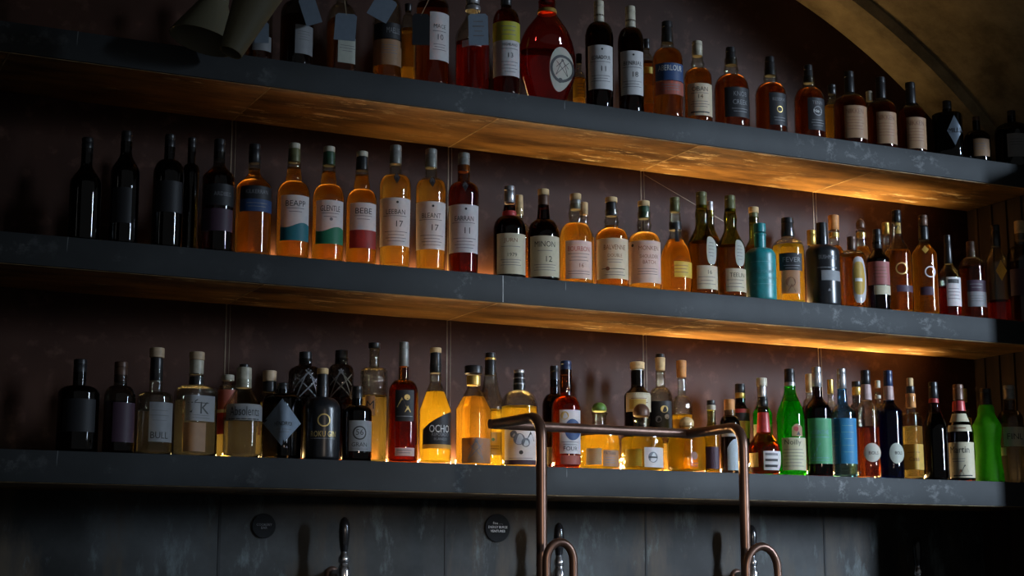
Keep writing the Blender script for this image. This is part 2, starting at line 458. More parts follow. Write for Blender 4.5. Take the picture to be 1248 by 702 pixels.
    def letters(items, off, parent, part='label_print', uc=0.0):
        bymat = {}
        for it in items:
            s, uc_, yc, hpx, mk = it[:5]
            m = bymat.setdefault(mk, MB())
            ac = th_of(uc_); zc = zz(yc)
            if s.startswith('--'):                       # a printed rule: (--width in px)
                w = float(s[2:]) * mpx / 2; h = hpx * mpx / 2; rr_ = rad(zc) * sec(ac, zc)
                vs = []
                for i in range(7):
                    a = ac + (-w + 2 * w * i / 6) / rr_
                    vs += [surf(a, zc - h, off), surf(a, zc + h, off)]
                m.add(vs, [(2 * i, 2 * i + 2, 2 * i + 3, 2 * i + 1) for i in range(6)])
            elif s == '@ring' or s == '@disc' or s == '@tri' or s == '@x':
                h = hpx * mpx / 2; rr_ = rad(zc) * sec(ac, zc); N = 24
                def pt(x, y): return surf(ac + x / rr_, max(zc + y, .002), off)
                if s == '@x':
                    for (xa, ya, xb, yb) in ((-1, -1, 1, 1), (-1, 1, 1, -1), (-1, -1, 0, 1.4), (1, -1, 0, 1.4), (-1, .1, .2, 1.3), (1, .1, -.2, 1.3)):
                        L = math.hypot(xb - xa, yb - ya); nx, ny = -(yb - ya) / L * .045, (xb - xa) / L * .045
                        vs = []
                        for i in range(6):
                            t = i / 5; x = xa + (xb - xa) * t; y = ya + (yb - ya) * t
                            vs += [pt((x - nx) * h, (y - ny) * h), pt((x + nx) * h, (y + ny) * h)]
                        m.add(vs, [(2 * i, 2 * i + 2, 2 * i + 3, 2 * i + 1) for i in range(5)])
                elif s == '@tri':
                    m.add([pt(-h, -h), pt(h, -h), pt(h * .5, 0), pt(0, h), pt(-h * .5, 0)], [(0, 1, 2, 3, 4)])
                else:
                    vs = []
                    for q in range(N):
                        g = 2 * math.pi * q / N
                        vs.append(pt(h * math.cos(g), h * math.sin(g)))
                    if s == '@disc': m.add(vs, [tuple(range(N))])
                    else:
                        vs2 = [pt(.8 * h * math.cos(2 * math.pi * q / N), .8 * h * math.sin(2 * math.pi * q / N)) for q in range(N)]
                        m.add(vs + vs2, [(q, (q + 1) % N, N + (q + 1) % N, N + q) for q in range(N)])
            else:
                tv, tf = text_mesh(s); h = hpx * mpx; rr_ = rad(zc) * sec(ac, zc)
                wmax = it[5] * mpx if len(it) > 5 else None
                fx = 1.0
                if wmax and tv:
                    wd = (max(p[0] for p in tv) - min(p[0] for p in tv)) * h
                    fx = min(1.0, wmax / wd) if wd > 0 else 1.0
                m.add([surf(ac + x * h * fx / rr_, max(zc + y * h, .002), off) for x, y in tv], tf)
        for mk, m in bymat.items():
            m.build(part, cmat(mk), parent, smooth=False)
    for li, L in enumerate(labels):
        u0, u1, y0, y1, mk = L[:5]; items = L[5] if len(L) > 5 else (); shape = L[6] if len(L) > 6 else 'rect'
        off = .0005 + .0004 * li
        vs, fs = patch(u0, u1, y0, y1, off, shape)
        lo = mesh_obj('label', vs, fs, pmat(mk), root)
        if len(labels) > 1 and li > 0: lo['label'] = mk.replace('rosered', 'rose red').replace('bluegrey', 'blue grey').replace('iceblue', 'ice blue') + ' label'
        if items: letters(items, off + .0004, lo)
    if marks: letters(marks, .0005, body, 'printed_mark')
    for T in tags:                        # hanging card: (cx, cy, w, h, tilt, paper, text)
        tx, ty, w, h, tilt, mk = T[:6]
        Yt = SH_FRONT - .006
        c = at(tx, ty, Yt) - base
        dd = depth(c + base); mw = dd / FPX
        ca, sa = math.cos(tilt), math.sin(tilt); ex = np.array([math.cos(-.35), math.sin(-.35), 0]); ez = np.array([0, 0, 1.]); nn = np.array([math.sin(-.35), -math.cos(-.35), 0])
        tb = MB(); vs = []
        for k in (0, 1):
            for (x, z) in ((-.5, -.5), (.5, -.5), (.5, .42), (.38, .5), (-.38, .5), (-.5, .42)):
                x_, z_ = x * w * mw, z * h * mw
                vs.append(c + ex * (x_ * ca - z_ * sa) + ez * (x_ * sa + z_ * ca) + nn * (.0011 * k))
        tb.add(vs, [(5, 4, 3, 2, 1, 0), (6, 7, 8, 9, 10, 11)] + [(i, (i + 1) % 6, 6 + (i + 1) % 6, 6 + i) for i in range(6)])
        to = tb.build('price_tag', pmat(mk), root, smooth=False); to['label'] = '%s paper tag hanging from the neck' % mk.replace('bluegrey', 'blue grey')
        sb = MB(); topc = c + ex * (-.45 * h * mw * sa) + ez * (.45 * h * mw * ca) + nn * .0015
        zn_ = min(H * .9, topc[2] + .09)
        rn_ = rad(zn_) + .0015
        near = np.array([rn_ * math.cos(camang), rn_ * math.sin(camang), zn_])
        sb.tube([topc, (topc + near) / 2 + np.array([0, -.002, -.003]), near] + [np.array([rn_ * math.cos(camang + g), rn_ * math.sin(camang + g), zn_]) for g in np.linspace(.3, 6.2, 14)], .0007, 6)
        sb.build('string', cmat('string'), to)
        if len(T) > 6:
            ib = MB()
            for k, (wd, z) in enumerate(((.5, .25), (.6, .1), (.4, -.05), (.55, -.2))):
                q = [c + ex * (x * w * mw * wd * ca - (z * h + e * .8) * mw * sa) + ez * (x * w * mw * wd * sa + (z * h + e * .8) * mw * ca) + nn * .0016 for x, e in ((-.5, -1), (.5, -1), (.5, 1), (-.5, 1))]
                ib.add(q, [(0, 1, 2, 3)])
            ib.build('tag_print', cmat('inkgrey'), to, smooth=False)
    BOT.append((root, R))
    return root
# ------------------------------------------------------------------ bottle tables
def ink(s, y, h, u=0.0, m='ink', w=None): return (s, u, y, h, m) if w is None else (s, u, y, h, m, w)
def rules(y0, ws, u=0.0, m='inkgrey', step=3.2, h=.7): return tuple(('--%g' % w, u, y0 + i * step, h, m) for i, w in enumerate(ws))
BK = .115      # a second row stands this far behind the first

# ---- top shelf
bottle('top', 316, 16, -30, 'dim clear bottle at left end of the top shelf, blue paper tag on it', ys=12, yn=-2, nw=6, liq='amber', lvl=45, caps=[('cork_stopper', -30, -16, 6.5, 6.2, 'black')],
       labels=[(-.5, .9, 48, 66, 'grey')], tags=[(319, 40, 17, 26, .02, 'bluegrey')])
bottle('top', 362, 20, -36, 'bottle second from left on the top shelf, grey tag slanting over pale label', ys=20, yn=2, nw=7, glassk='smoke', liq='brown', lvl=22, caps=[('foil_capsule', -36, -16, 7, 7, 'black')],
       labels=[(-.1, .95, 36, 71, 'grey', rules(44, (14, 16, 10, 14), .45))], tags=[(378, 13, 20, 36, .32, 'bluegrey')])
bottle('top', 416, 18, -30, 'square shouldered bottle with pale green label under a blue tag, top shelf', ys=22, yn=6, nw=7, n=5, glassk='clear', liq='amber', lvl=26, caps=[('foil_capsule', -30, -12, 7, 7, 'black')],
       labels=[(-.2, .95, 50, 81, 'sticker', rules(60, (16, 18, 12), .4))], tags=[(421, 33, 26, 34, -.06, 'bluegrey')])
bottle('top', 472, 17.5, -34, 'clear bottle with black band label and tilted blue tag, top shelf', ys=18, yn=-4, nw=7, liq='honey', lvl=48, caps=[('foil_capsule', -34, -14, 7, 7, 'black')],
       labels=[(-.9, .98, 33, 52, 'black', (ink('MAELLE', 42, 7, .45, 'inkgrey', 18),)), (-.9, .98, 53, 84, 'kraft', rules(60, (20, 22, 14, 20), .2))], tags=[(466, 10, 27, 30, -.5, 'bluegrey')])
bottle('top', 497, 9, 5, 'slim amber bottle tucked behind the black band bottle, top shelf', ys=34, yn=18, nw=4, liq='gold', lvl=36, caps=[('cork_stopper', 5, 14, 4.5, 4.2, 'black')], back=BK, labels=[(-.9, .9, 44, 84, 'gold')])
bottle('top', 527, 20.5, -34, 'bottle with white label marked 10 and dark square tag, top shelf', ys=14, yn=-4, nw=7.5, glassk='clear', liq='brown', lvl=6, caps=[('foil_capsule', -34, -15, 7.5, 7.5, 'cream')],
       labels=[(-.15, .97, 21, 79, 'white', (ink('MACE', 38, 5, .45, 'ink', 16), ink('10', 51, 7, .45), ) + rules(44, (18,), .45) + rules(60, (16, 14, 18), .45))], tags=[(513, 36, 21, 40, .0, 'black')])
bottle('top', 576, 21, -8, 'squat decanter of dark red spirit with pale blue string tag, top shelf', name='decanter', ys=46, yn=16, nw=8, sp='slope', liq='red', lvl=52, n=4, yaw=.45, caps=[('stopper', -8, 6, 9, 8, 'silver'), ('neck_ring', 8, 14, 9.5, 9.5, 'silver')],
       labels=[(-.6, .5, 54, 62, 'silver')], tags=[(583, 36, 24, 40, .03, 'bluegrey', 'x')])
bottle('top', 617, 16.3, -12, 'bottle with yellow paper band above white label marked 13, top shelf', ys=30, yn=12, nw=6.5, glassk='amber', liq='brown', lvl=14, caps=[('foil_capsule', -12, 8, 6.7, 6.7, 'black')],
       labels=[(-.97, .97, 54, 97, 'white', (ink('HIGHLAND', 59, 3.5, .3, 'ink', 20), ink('13', 72, 6, .3)) + rules(64, (22,), .3) + rules(80, (22, 16, 20, 14), .3, step=4)),
               (-.98, 1.0, 31, 54, 'lime', rules(37, (20, 16, 18), .2, step=5))])
t7 = bottle('top', 667, 35, 0, 'large round red glass flagon with white crest label and ring handle, top shelf', name='flagon', prof=[(118, 22), (106, 29), (92, 33.5), (72, 35), (54, 32), (38, 25), (26, 16), (18, 10.5), (10, 9.5), (2, 10)], ys=60, yn=20, asp=.58, n=2.05,
       glassk='red', liq='red', lvl=66, caps=[('cork_stopper', -2, 5, 8, 8, 'brown'), ('neck_ring', 12, 17, 11.5, 12, 'gold')], gy=2,
       labels=[(.08, .93, 62, 115, 'sticker', (ink('@ring', 88, 34, .52), ink('@x', 88, 17, .52, 'ink'), ink('@disc', 102, 6, .5, 'ink')), 'oval')])
bottle('top', 706, 8, 66, 'small amber bottle with yellow label half hidden behind the red flagon', ys=98, yn=88, nw=3.4, liq='gold', lvl=96, caps=[('screw_cap', 66, 78, 3.6, 3.6, 'black')], back=BK, labels=[(-.9, .95, 98, 121, 'yellow', rules(104, (9, 9, 9, 9), .3, step=4))])
for px, hw, yt, num, lab in ((730.5, 17.3, 2, '11', 'dark whisky bottle right of the red flagon, cream capsule, white label 11'), (769, 16, 8.5, '18', 'dark whisky bottle with cream capsule, white label marked 18, top shelf')):
    d = yt - 2
    bottle('top', px, hw, yt, lab, ys=48 + d, yn=28 + d, nw=6.2, glassk='wine', liq='brown', lvl=40 + d, caps=[('foil_capsule', yt, 28 + d, 6, 6.3, 'cream')], taper=.95,
           labels=[(-.8, .93, 60 + d, 113 + d, 'white', (ink('@disc', 65 + d, 2.5, .2), ink('EDRADOUR' if num == '11' else 'BENRIAL', 75 + d, 5, .15, 'ink', 24), ink(num, 88.5 + d, 6.5, .3)) + rules(80 + d, (26,), .1) + rules(97 + d, (24, 18, 24), .1))])
bottle('top', 789, 9, 48, 'amber bottle with yellow label peeking out behind white label 18', ys=80, yn=66, nw=3.6, liq='amber', lvl=76, caps=[('screw_cap', 48, 60, 4, 4, 'black')], back=BK, labels=[(-.95, .95, 84, 92, 'yellow'), (-.95, .95, 106, 128, 'gold')])
bottle('top', 814, 18.7, 27, 'round shouldered amber whisky with navy band label, top shelf', ys=75, yn=60, nw=7.3, bul=(57, 8.6), liq='amber', lvl=62, caps=[('foil_capsule', 27, 53, 6.4, 7.2, 'black')],
       labels=[(-.8, .98, 82, 103, 'navy', (ink('ABERLOUR', 88, 7, .2, 'inkwhite', 32),)), (-.8, .97, 104, 120, 'rust', rules(108, (24, 18, 22), .2))])
bottle('top', 851, 17, 51, 'amber whisky with cream cap and yellow cream label, top shelf', ys=98, yn=84, nw=6.8, bul=(79, 8.6), liq='amber', lvl=86, caps=[('foil_capsule', 51, 69, 6.1, 6.4, 'cream')],
       labels=[(-.75, .97, 106, 145, 'cream', (ink('OBAN', 113, 5.5, .15, 'ink', 20), ink('14', 122, 5, .15)) + rules(118, (22,), .15) + rules(128, (20, 24, 18), .15) + (ink('--24', 141, 1.6, .15),))])
bottle('top', 892, 21.3, 58.5, 'wide round amber bottle with glinting dark label, top shelf', ys=112, yn=92, nw=8, bul=(86, 9.4), liq='brown', lvl=94, caps=[('foil_capsule', 58.5, 80, 5.8, 6.8, 'black')],
       labels=[(-.4, .95, 112, 148, 'black', (ink('KNOB', 120, 6, .5, 'inkgrey', 18), ink('CREEK', 130, 6, .5, 'inkgrey', 20)) + rules(138, (22, 18), .5, 'inkgrey'))])
bottle('top', 940, 19, 70, 'dark amber bottle with gold seal on black label, top shelf', ys=120, yn=102, nw=7.3, bul=(96, 8.8), liq='brown', lvl=104, caps=[('foil_capsule', 70, 93, 5.6, 7, 'black')],
       labels=[(-.1, .96, 118, 157, 'black', (ink('@ring', 138, 8, .55, 'inkgold'), ink('RESERVE', 126, 4, .55, 'inkgrey', 18)) + rules(148, (16, 14), .55))])
bottle('top', 987, 18.5, 80, 'dark amber bottle with silver lettered black label, beside the three kraft labels', ys=127, yn=108, nw=7.2, bul=(104, 8.2), liq='brown', lvl=110, caps=[('foil_capsule', 80, 102, 5, 6.4, 'black')],
       labels=[(-.1, .96, 124, 163, 'black', (ink('@ring', 140, 12, .55, 'inkgrey'), ink('No 7', 140, 4, .55, 'inkwhite', 12), ink('TENN', 130, 4, .55, 'inkgrey', 14)) + rules(151, (16, 18, 14), .55))])
bottle('top', 1016, 10, 104, 'pale amber bottle half behind the first kraft label whisky', ys=132, yn=122, nw=4.5, liq='gold', lvl=130, caps=[('screw_cap', 104, 116, 5, 5, 'black')], back=BK)
bottle('top', 1062, 8, 112, 'cream capped bottle behind the second kraft label whisky', ys=140, yn=128, nw=4, liq='amber', lvl=140, caps=[('foil_capsule', 112, 124, 4, 4, 'cream')], back=BK)
for px, hw, yt, lab in ((1037, 20.5, 88, 'leftmost of three amber whiskies with kraft labels, top shelf'), (1075.5, 18, 95, 'middle of three amber whiskies with kraft labels, top shelf'), (1112, 17.5, 101.5, 'rightmost of three amber whiskies with kraft labels, top shelf')):
    d = yt - 88
    bottle('top', px, hw, yt, lab, ys=133 + d * .93, yn=116 + d, nw=6, sp='dome', liq='brown', lvl=121 + d, caps=[('foil_capsule', yt, 114 + d, 5.8, 6.2, 'black')],
           labels=[(-.35, .95, 134 + d, 173 + d * .9, 'kraft', (ink('NIKKEN', 141 + d, 6, .3, 'inkbrown', 22),) + rules(148 + d, (22, 16, 22, 18, 20), .3, 'inkbrown', 3.6))])
bottle('top', 1157, 18, 124, 'black square bottle with slanted grey label near right end of top shelf', name='gin_bottle', ys=143, yn=139, nw=5.6, sp='flat', n=6, yaw=.75, glassk='dark', caps=[('screw_cap', 124, 139, 5.4, 5.4, 'black')],
       labels=[(-.05, .92, 146, 182, 'bluegrey', (ink('MILLS', 164, 6, .45, 'ink', 14),), 'diamond')])
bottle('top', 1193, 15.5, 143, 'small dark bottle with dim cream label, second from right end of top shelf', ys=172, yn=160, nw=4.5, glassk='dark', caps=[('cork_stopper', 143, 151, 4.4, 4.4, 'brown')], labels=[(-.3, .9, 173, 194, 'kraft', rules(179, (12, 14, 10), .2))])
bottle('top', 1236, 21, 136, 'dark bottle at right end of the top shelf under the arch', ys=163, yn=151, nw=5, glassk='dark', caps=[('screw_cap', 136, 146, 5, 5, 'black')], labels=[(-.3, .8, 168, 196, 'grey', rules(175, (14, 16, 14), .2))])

# ---- middle shelf
bottle('mid', 104, 19, 168, 'bottle with shade put into its dark glass at far left of the middle shelf', ys=225, yn=200, nw=7, sp='slope', glassk='dark', caps=[('foil_capsule', 168, 188, 7, 7, 'black')])  # left end of this shelf: shade put into dark glass and labels
bottle('mid', 152, 17.5, 160, 'shade darkened tall bottle, second from left on the middle shelf', ys=212, yn=186, nw=7, sp='slope', glassk='dark', caps=[('foil_capsule', 160, 180, 6.5, 6.8, 'black')], labels=[(-.8, .5, 232, 275, 'black')])
bottle('mid', 205, 18.5, 164, 'shade darkened bottle third from left on the middle shelf, cold window streak', ys=214, yn=195, nw=6.5, glassk='dark', caps=[('foil_capsule', 164, 188, 6.2, 6.5, 'black')], labels=[(-.8, .9, 224, 262, 'black')])
bottle('mid', 232, 11, 168, 'shade darkened slim bottle standing in the second row, left part of middle shelf', ys=215, yn=200, nw=5, glassk='dark', caps=[('foil_capsule', 168, 186, 5, 5, 'black')], back=BK)
bottle('mid', 266, 19.5, 170, 'shade darkened brown bottle with black labels left of the navy banded whisky', ys=218, yn=200, nw=7, sp='slope', glassk='smoke', liq='dark', lvl=205, caps=[('foil_capsule', 170, 194, 6.8, 7, 'black')], labels=[(-.9, .95, 228, 254, 'black', (ink('ARDBEG', 240, 5, .3, 'inkgrey', 22),)), (-.9, .9, 258, 285, 'plum')])
bottle('mid', 309, 22.3, 176, 'amber whisky with dark label above navy band, middle shelf', ys=231, yn=210, nw=7.3, sp='slope', liq='honey', lvl=206, caps=[('foil_capsule', 176, 199, 7, 7.4, 'black')],
       labels=[(-.72, .96, 231, 247, 'black', (ink('KILKERRAN', 238, 5, .2, 'inkgrey', 28),)), (-.72, .96, 247, 262, 'navy', rules(252, (26, 22), .2, 'inkgrey', 4))])
SC = (dict(px=357.5, hw=20.3, yt=175, lb=(242, 296), w0=276, wk='teal', wt='wave', tx='BEAPP', lab='golden whisky with teal wave at foot of white label, middle shelf', lv=205, cp='olive'),
      dict(px=400, hw=19.6, yt=179, lb=(248, 300), w0=281, wk='green', wt='wave', tx='GLENTLE', lab='golden whisky with green wave at foot of white label, middle shelf', lv=210, cp='dkgreen'),
      dict(px=440.5, hw=19, yt=185, lb=(251, 284), w0=285, wk='red', wt='rect', tx='BEBE', lab='golden whisky with red lower label under white label, middle shelf', lv=214, cp='black'))
for s in SC:
    d = s['yt'] - 175
    ls = [(-.72, .92, s['lb'][0], s['lb'][1], 'white', (ink(s['tx'], s['lb'][0] + 10, 7, .15, 'ink', 25),) + rules(s['lb'][0] + 16, (22, 16), .15, step=4) + ((ink('@disc', 271, 4, .2, 'inkgrey'),) if s['wk'] == 'green' else ()))]
    ls.append((-.72, .92, s['w0'] - 1, 297 if s['wk'] == 'teal' else (301 if s['wk'] == 'green' else 306), s['wk'], (), s['wt']))
    bottle('mid', s['px'], s['hw'], s['yt'], s['lab'], ys=241 + d * .8, yn=222 + d, nw=9.3, nt=7.6, bul=(217 + d, 10.2), liq='honey', lvl=s['lv'], caps=[('cork_stopper', s['yt'], s['yt'] + 6.5, 7, 7, 'cream'), ('neck_foil', s['yt'] + 6.5, s['yt'] + 23, 7.2, 7.6, s['cp'])], labels=ls)
TL = ((481.5, 19.6, 177.5, 245, 303, 'LEEBAN', '17', 'clear', 'gold', 216, 'tall whisky with grey capsule and white label, leftmost of the tall three'), (525, 19, 182, 249.5, 307, 'BLEANT', '17', 'clear', 'gold', 222, 'tall whisky with grey capsule and white label, middle of the tall three'), (565, 19, 187, 253, 311, 'EARRAN', '11', 'amber', 'brown', 226, 'darkest tall whisky, white label 11, rightmost of the tall three'))
for px, hw, yt, l0, l1, tx, num, gk, lq, lv, lab in TL:
    d = yt - 177.5
    bottle('mid', px, hw, yt, lab, ys=228 + d, yn=213 + d, nw=7.4, glassk=gk, liq=lq, lvl=lv, taper=.93, caps=[('foil_capsule', yt, yt + 23, 7, 7.4, 'greyfoil')],
           labels=[(-.95, .95, l0, l1, 'white', (ink('@disc', l0 + 5.5, 3, .15), ink(tx, l0 + 17, 6, .05, 'ink', 24), ink(num, l0 + 31.5, 7.5, .25)) + rules(l0 + 22, (30,), 0) + rules(l0 + 41, (30, 20, 26, 22), .1, step=3.8)),
                   (-.12, .32, yt + 35, yt + 51, 'black', (ink('@x', yt + 42, 5, .1, 'inkgrey'),), 'diamond')])
bottle('mid', 633, 14, 238, 'pale capped bottle behind the silver capsule wine dark bottle', ys=290, yn=272, nw=5, liq='amber', lvl=285, caps=[('cork_stopper', 238, 262, 4.4, 5, 'cork')], back=BK)
bottle('mid', 621, 19.7, 227, 'wine dark bottle with silver capsule and red neck ring, cream label', ys=282, yn=264, nw=8, nt=7.2, glassk='wine', liq='dark', lvl=270, caps=[('foil_capsule', 227, 248, 6.5, 6.7, 'silver'), ('neck_band', 258, 264, 8.6, 8.8, 'red')],
       labels=[(-.76, .97, 288, 337, 'cream', (ink('JURN', 297, 6.5, .1, 'inkbrown', 20), ink('1979', 314, 4.5, .15)) + rules(304, (24,), .1) + rules(320, (26, 22, 26), .1))])
bottle('mid', 662.5, 19.3, 231, 'wine dark bottle with pale cork and cream label, right of the silver capsule', ys=290, yn=268, nw=8.2, nt=6.3, sp='dome', glassk='wine', liq='dark', lvl=275, caps=[('cork_stopper', 231, 238, 7, 7, 'cork'), ('neck_foil', 238, 254, 6.3, 6.8, 'plum' if False else 'brown')],
       labels=[(-.82, .97, 291, 340, 'cream', (ink('MINON', 301, 7, .1, 'ink', 26), ink('12', 319, 7, .3)) + rules(309, (18,), .1) + rules(326, (28, 24, 28), .1))])
bottle('mid', 712, 13, 247, 'golden bottle standing behind the pink label whisky', ys=292, yn=280, nw=5, liq='gold', lvl=290, caps=[('cork_stopper', 247, 262, 5, 5, 'cork')], back=BK)
bottle('mid', 702, 20.5, 236.5, 'golden whisky with grey capped cork and pinkish label, red lettering', ys=292, yn=272, nw=8, bul=(261, 9.5), liq='gold', lvl=274, caps=[('cork_stopper', 236.5, 244, 6.8, 6.8, 'cork'), ('neck_foil', 244, 256, 6.4, 6.6, 'greyfoil')],
       labels=[(-.62, .92, 297, 343, 'pink', (ink('BOURBON', 307, 6, .2, 'inkred', 28),) + rules(313, (28, 20, 24), .2, step=4) + (ink('16', 327, 5, .3, 'inkbrown'),) + rules(334, (28, 28), .2))])
bottle('mid', 745.6, 20.3, 241, 'amber whisky with cork, black neck and yellow cream label', ys=292, yn=279, nw=8, bul=(271, 9.5), liq='honey', lvl=276, caps=[('cork_stopper', 241, 247, 7.5, 7.5, 'cork'), ('neck_foil', 247, 264, 6.6, 7.2, 'black')],
       labels=[(-.88, .97, 294, 343, 'cream', (ink('BALVENNE', 305, 6, .2, 'inkbrown', 28), ink('DOUBLE', 315, 4, .2, 'inkbrown', 18)) + rules(320, (20, 16), .2) + (ink('--30', 331, .8, .1), ink('@disc', 331, 5, -.25, 'inkbrown')) + rules(335, (22, 26), .2))])
bottle('mid', 785.5, 20, 245.5, 'golden whisky with cork, black collar and broad white pink label', ys=297, yn=284, nw=8, bul=(275, 9.3), liq='gold', lvl=284, caps=[('cork_stopper', 245.5, 252, 7.3, 7.3, 'cork'), ('neck_foil', 252, 267, 6.6, 7, 'dkgreen')],
       labels=[(-.92, .97, 297, 348, 'pink', (ink('MONKEN', 306, 5.5, .3, 'inkbrown', 26), ink('SHOULDER', 316, 4.5, .3, 'inkbrown', 24), ink('BATCH', 323, 4.5, .3, 'inkbrown', 16), ink('@disc', 302, 4, -.7, 'ink')) + rules(331, (26, 24, 26), .2))])
bottle('mid', 823.5, 20, 241, 'pear shaped amber bottle with olive capped neck and yellow label', prof=[(353, 18.5), (338, 19.5), (318, 19.3), (304, 16), (294, 10.5), (286, 7.4), (272, 7.2), (259, 6.4), (250, 6)], ys=310, yn=286, liq='honey', lvl=293, caps=[('foil_capsule', 241, 259, 5.8, 6.2, 'olive'), ('neck_band', 271, 281, 7.6, 7.6, 'black')], gy=250,
       labels=[(-.1, .97, 322, 341, 'yellow', rules(327, (20, 16, 20), .3, 'inkbrown', 4)), (-.05, .42, 281, 297, 'black')])
bottle('mid', 866.5, 13, 246, 'silver topped bottle behind the first olive bottle', ys=300, yn=275, nw=5, glassk='olive', liq='honey', lvl=290, sp='slope', caps=[('foil_capsule', 246, 263, 4, 4.3, 'silver')], back=BK)
OL = ((856, 17.9, 234.6, 291, 325, 326.5, 355, 'olive green bottle with long neck and oblong sticker, left of the pair', '16'), (891, 17.3, 239, 295, 327, 330, 358, 'olive green bottle with long neck and oblong sticker, right of the pair', 'TEELIN'))
for px, hw, yt, s0, s1, l0, l1, lab, tx in OL:
    d = yt - 234.6
    bottle('mid', px, hw, yt, lab, ys=301 + d, yn=273 + d, nw=7.6, nt=6.6, sp='slope', bul=(262 + d, 8.3, .012), glassk='olive', liq='honey', lvl=296 + d, caps=[('foil_capsule', yt, yt + 20, 6.6, 6.8, 'olive')],
           labels=[(-.4, .98, l0, l1, 'cream', (ink(tx, l0 + 8, 5, .45, 'ink', 20),) + rules(l0 + 14, (22, 16, 24), .3, step=4.2)), (.28, .92, s0, s1, 'sticker', rules(s0 + 8, (6, 8, 7, 8, 5), .6, step=4), 'long')])
bottle('mid', 920, 12, 253, 'olive bottle with cork standing behind the teal bottle', ys=306, yn=290, nw=6, glassk='olive', liq='honey', lvl=300, sp='slope', caps=[('cork_stopper', 253, 260, 6.3, 6.3, 'cork'), ('neck_foil', 260, 272, 5.6, 5.6, 'olive')], back=BK)
bottle('mid', 927.5, 18.6, 273, 'opaque teal ceramic bottle with matching cap', name='gin_bottle', ys=313, yn=303, nw=7, glassk='clear', opaque='teal', caps=[('cap', 273, 284, 7.4, 7.4, 'teal'), ('collar', 285, 288, 7.6, 7.6, 'teal')], gy=286,
       marks=[ink('DRUMSHANBO', 334, 4, .3, 'inkteal', 26), ink('IRISH GIN', 342, 3, .3, 'inkteal', 22), ink('--30', 322, .8, .1, 'inkteal'), ink('--26', 349, .8, .2, 'inkteal')])
bottle('mid', 991, 9, 281, 'small black capped amber bottle in the second row beside matte black bottle', ys=320, yn=306, nw=4.5, liq='amber', lvl=310, caps=[('screw_cap', 281, 299, 5.5, 5.5, 'gold')], back=BK)
bottle('mid', 961.5, 19.8, 266, 'golden bottle with black cap, black band and picture panel', ys=306, yn=292, nw=8.4, liq='yellow', lvl=300, caps=[('screw_cap', 266, 289, 7.4, 8, 'black')],
       labels=[(-.55, .8, 312, 333, 'black', (ink('FEVER', 320, 6, .2, 'inkgrey', 24),) + rules(327, (20, 16), .2)), (-.45, .65, 333, 361, 'kraft', (ink('@disc', 347, 12, .1, 'inkbrown'), ink('@tri', 354, 10, .15, 'inkbrown')))])
bottle('mid', 1018, 12, 263, 'amber bottle with tall cork behind the matte black bottle', ys=318, yn=300, nw=6, liq='honey', lvl=300, caps=[('cork_stopper', 263, 281, 6.6, 6.4, 'orange'), ('neck_band', 284, 290, 6.4, 6.4, 'gold')], back=BK)
bottle('mid', 1003.4, 20.5, 272, 'matte black bottle with silver band, middle shelf', ys=310, yn=299, nw=7.2, opaque='blackglaze', caps=[('cap', 272, 299, 6.8, 7, 'black')],
       labels=[(-.1, .97, 333, 345, 'grey')], marks=[ink('BUSHMILLS', 317, 5, .35, 'inkgrey', 24), ink('--26', 329.5, 1.2, .3, 'inkgrey'), ink('@tri', 356, 4, .35, 'inkgrey')])
bottle('mid', 1051, 12, 267, 'amber bottle with round knob stopper in the second row', ys=316, yn=300, nw=6, liq='honey', lvl=302, caps=[('ball_stopper', 267, 279, 5.5, 5.5, 'brown'), ('neck_band', 284, 290, 6, 6, 'gold')], back=BK)
bottle('mid', 1040, 16.6, 289, 'short amber bottle with cold window highlight painted as oval on its right face', ys=314, yn=306, nw=5.6, sp='flat', n=4, yaw=.6, liq='honey', lvl=312, caps=[('screw_cap', 289, 306, 5.4, 5.4, 'brown')],
       labels=[(-.05, .95, 316, 372, 'silver', (), 'long'), (.05, .85, 322, 362, 'gold', (ink('--10', 344, 4, .45, 'inkwhite'),), 'long')])  # silver oval paints a window highlight onto the bottle
bottle('mid', 1071, 13.8, 280, 'dark bottle with rose red label and small cream label below', ys=318, yn=304, nw=5.6, sp='slope', glassk='wine', liq='brown', lvl=315, caps=[('foil_capsule', 280, 304, 5, 5.8, 'black')],
       labels=[(-.85, .97, 321, 349, 'rosered', rules(328, (18, 14, 18, 16), .2, 'inkbrown', 4)), (-.4, .97, 350, 361, 'cream')])
bottle('mid', 1082, 10, 272, 'amber bottle with black cap hidden behind the gold oval whisky', ys=318, yn=300, nw=4.5, liq='amber', lvl=310, caps=[('screw_cap', 272, 286, 4.6, 4.6, 'gold')], back=BK)
bottle('mid', 1095, 16.2, 257, 'tall amber whisky with gold oval emblem and dark strip, middle shelf', ys=312, yn=288, nw=6.6, nt=5.8, sp='slope', liq='honey', lvl=306, caps=[('foil_capsule', 257, 272, 5.6, 5.8, 'black')],
       labels=[(-.2, .97, 350, 358, 'plum'), (-.3, .7, 273, 286, 'gold', (ink('@disc', 279, 6, .2),))], marks=[ink('@ring', 330, 15, .25, 'inkgold')])
bottle('mid', 1127.5, 15.6, 263, 'tall dark amber whisky with round ring emblem, middle shelf', ys=312, yn=294, nw=6.4, nt=5.8, sp='slope', liq='honey', lvl=300, caps=[('foil_capsule', 263, 276, 5.7, 5.8, 'brown'), ('neck_foil', 277, 293, 5.9, 6.3, 'black')],
       labels=[(-.4, .6, 352, 362, 'plum'), (-.2, .4, 301, 312, 'gold', (), 'diamond')], marks=[ink('@ring', 334, 14, .42, 'inkwhite')])
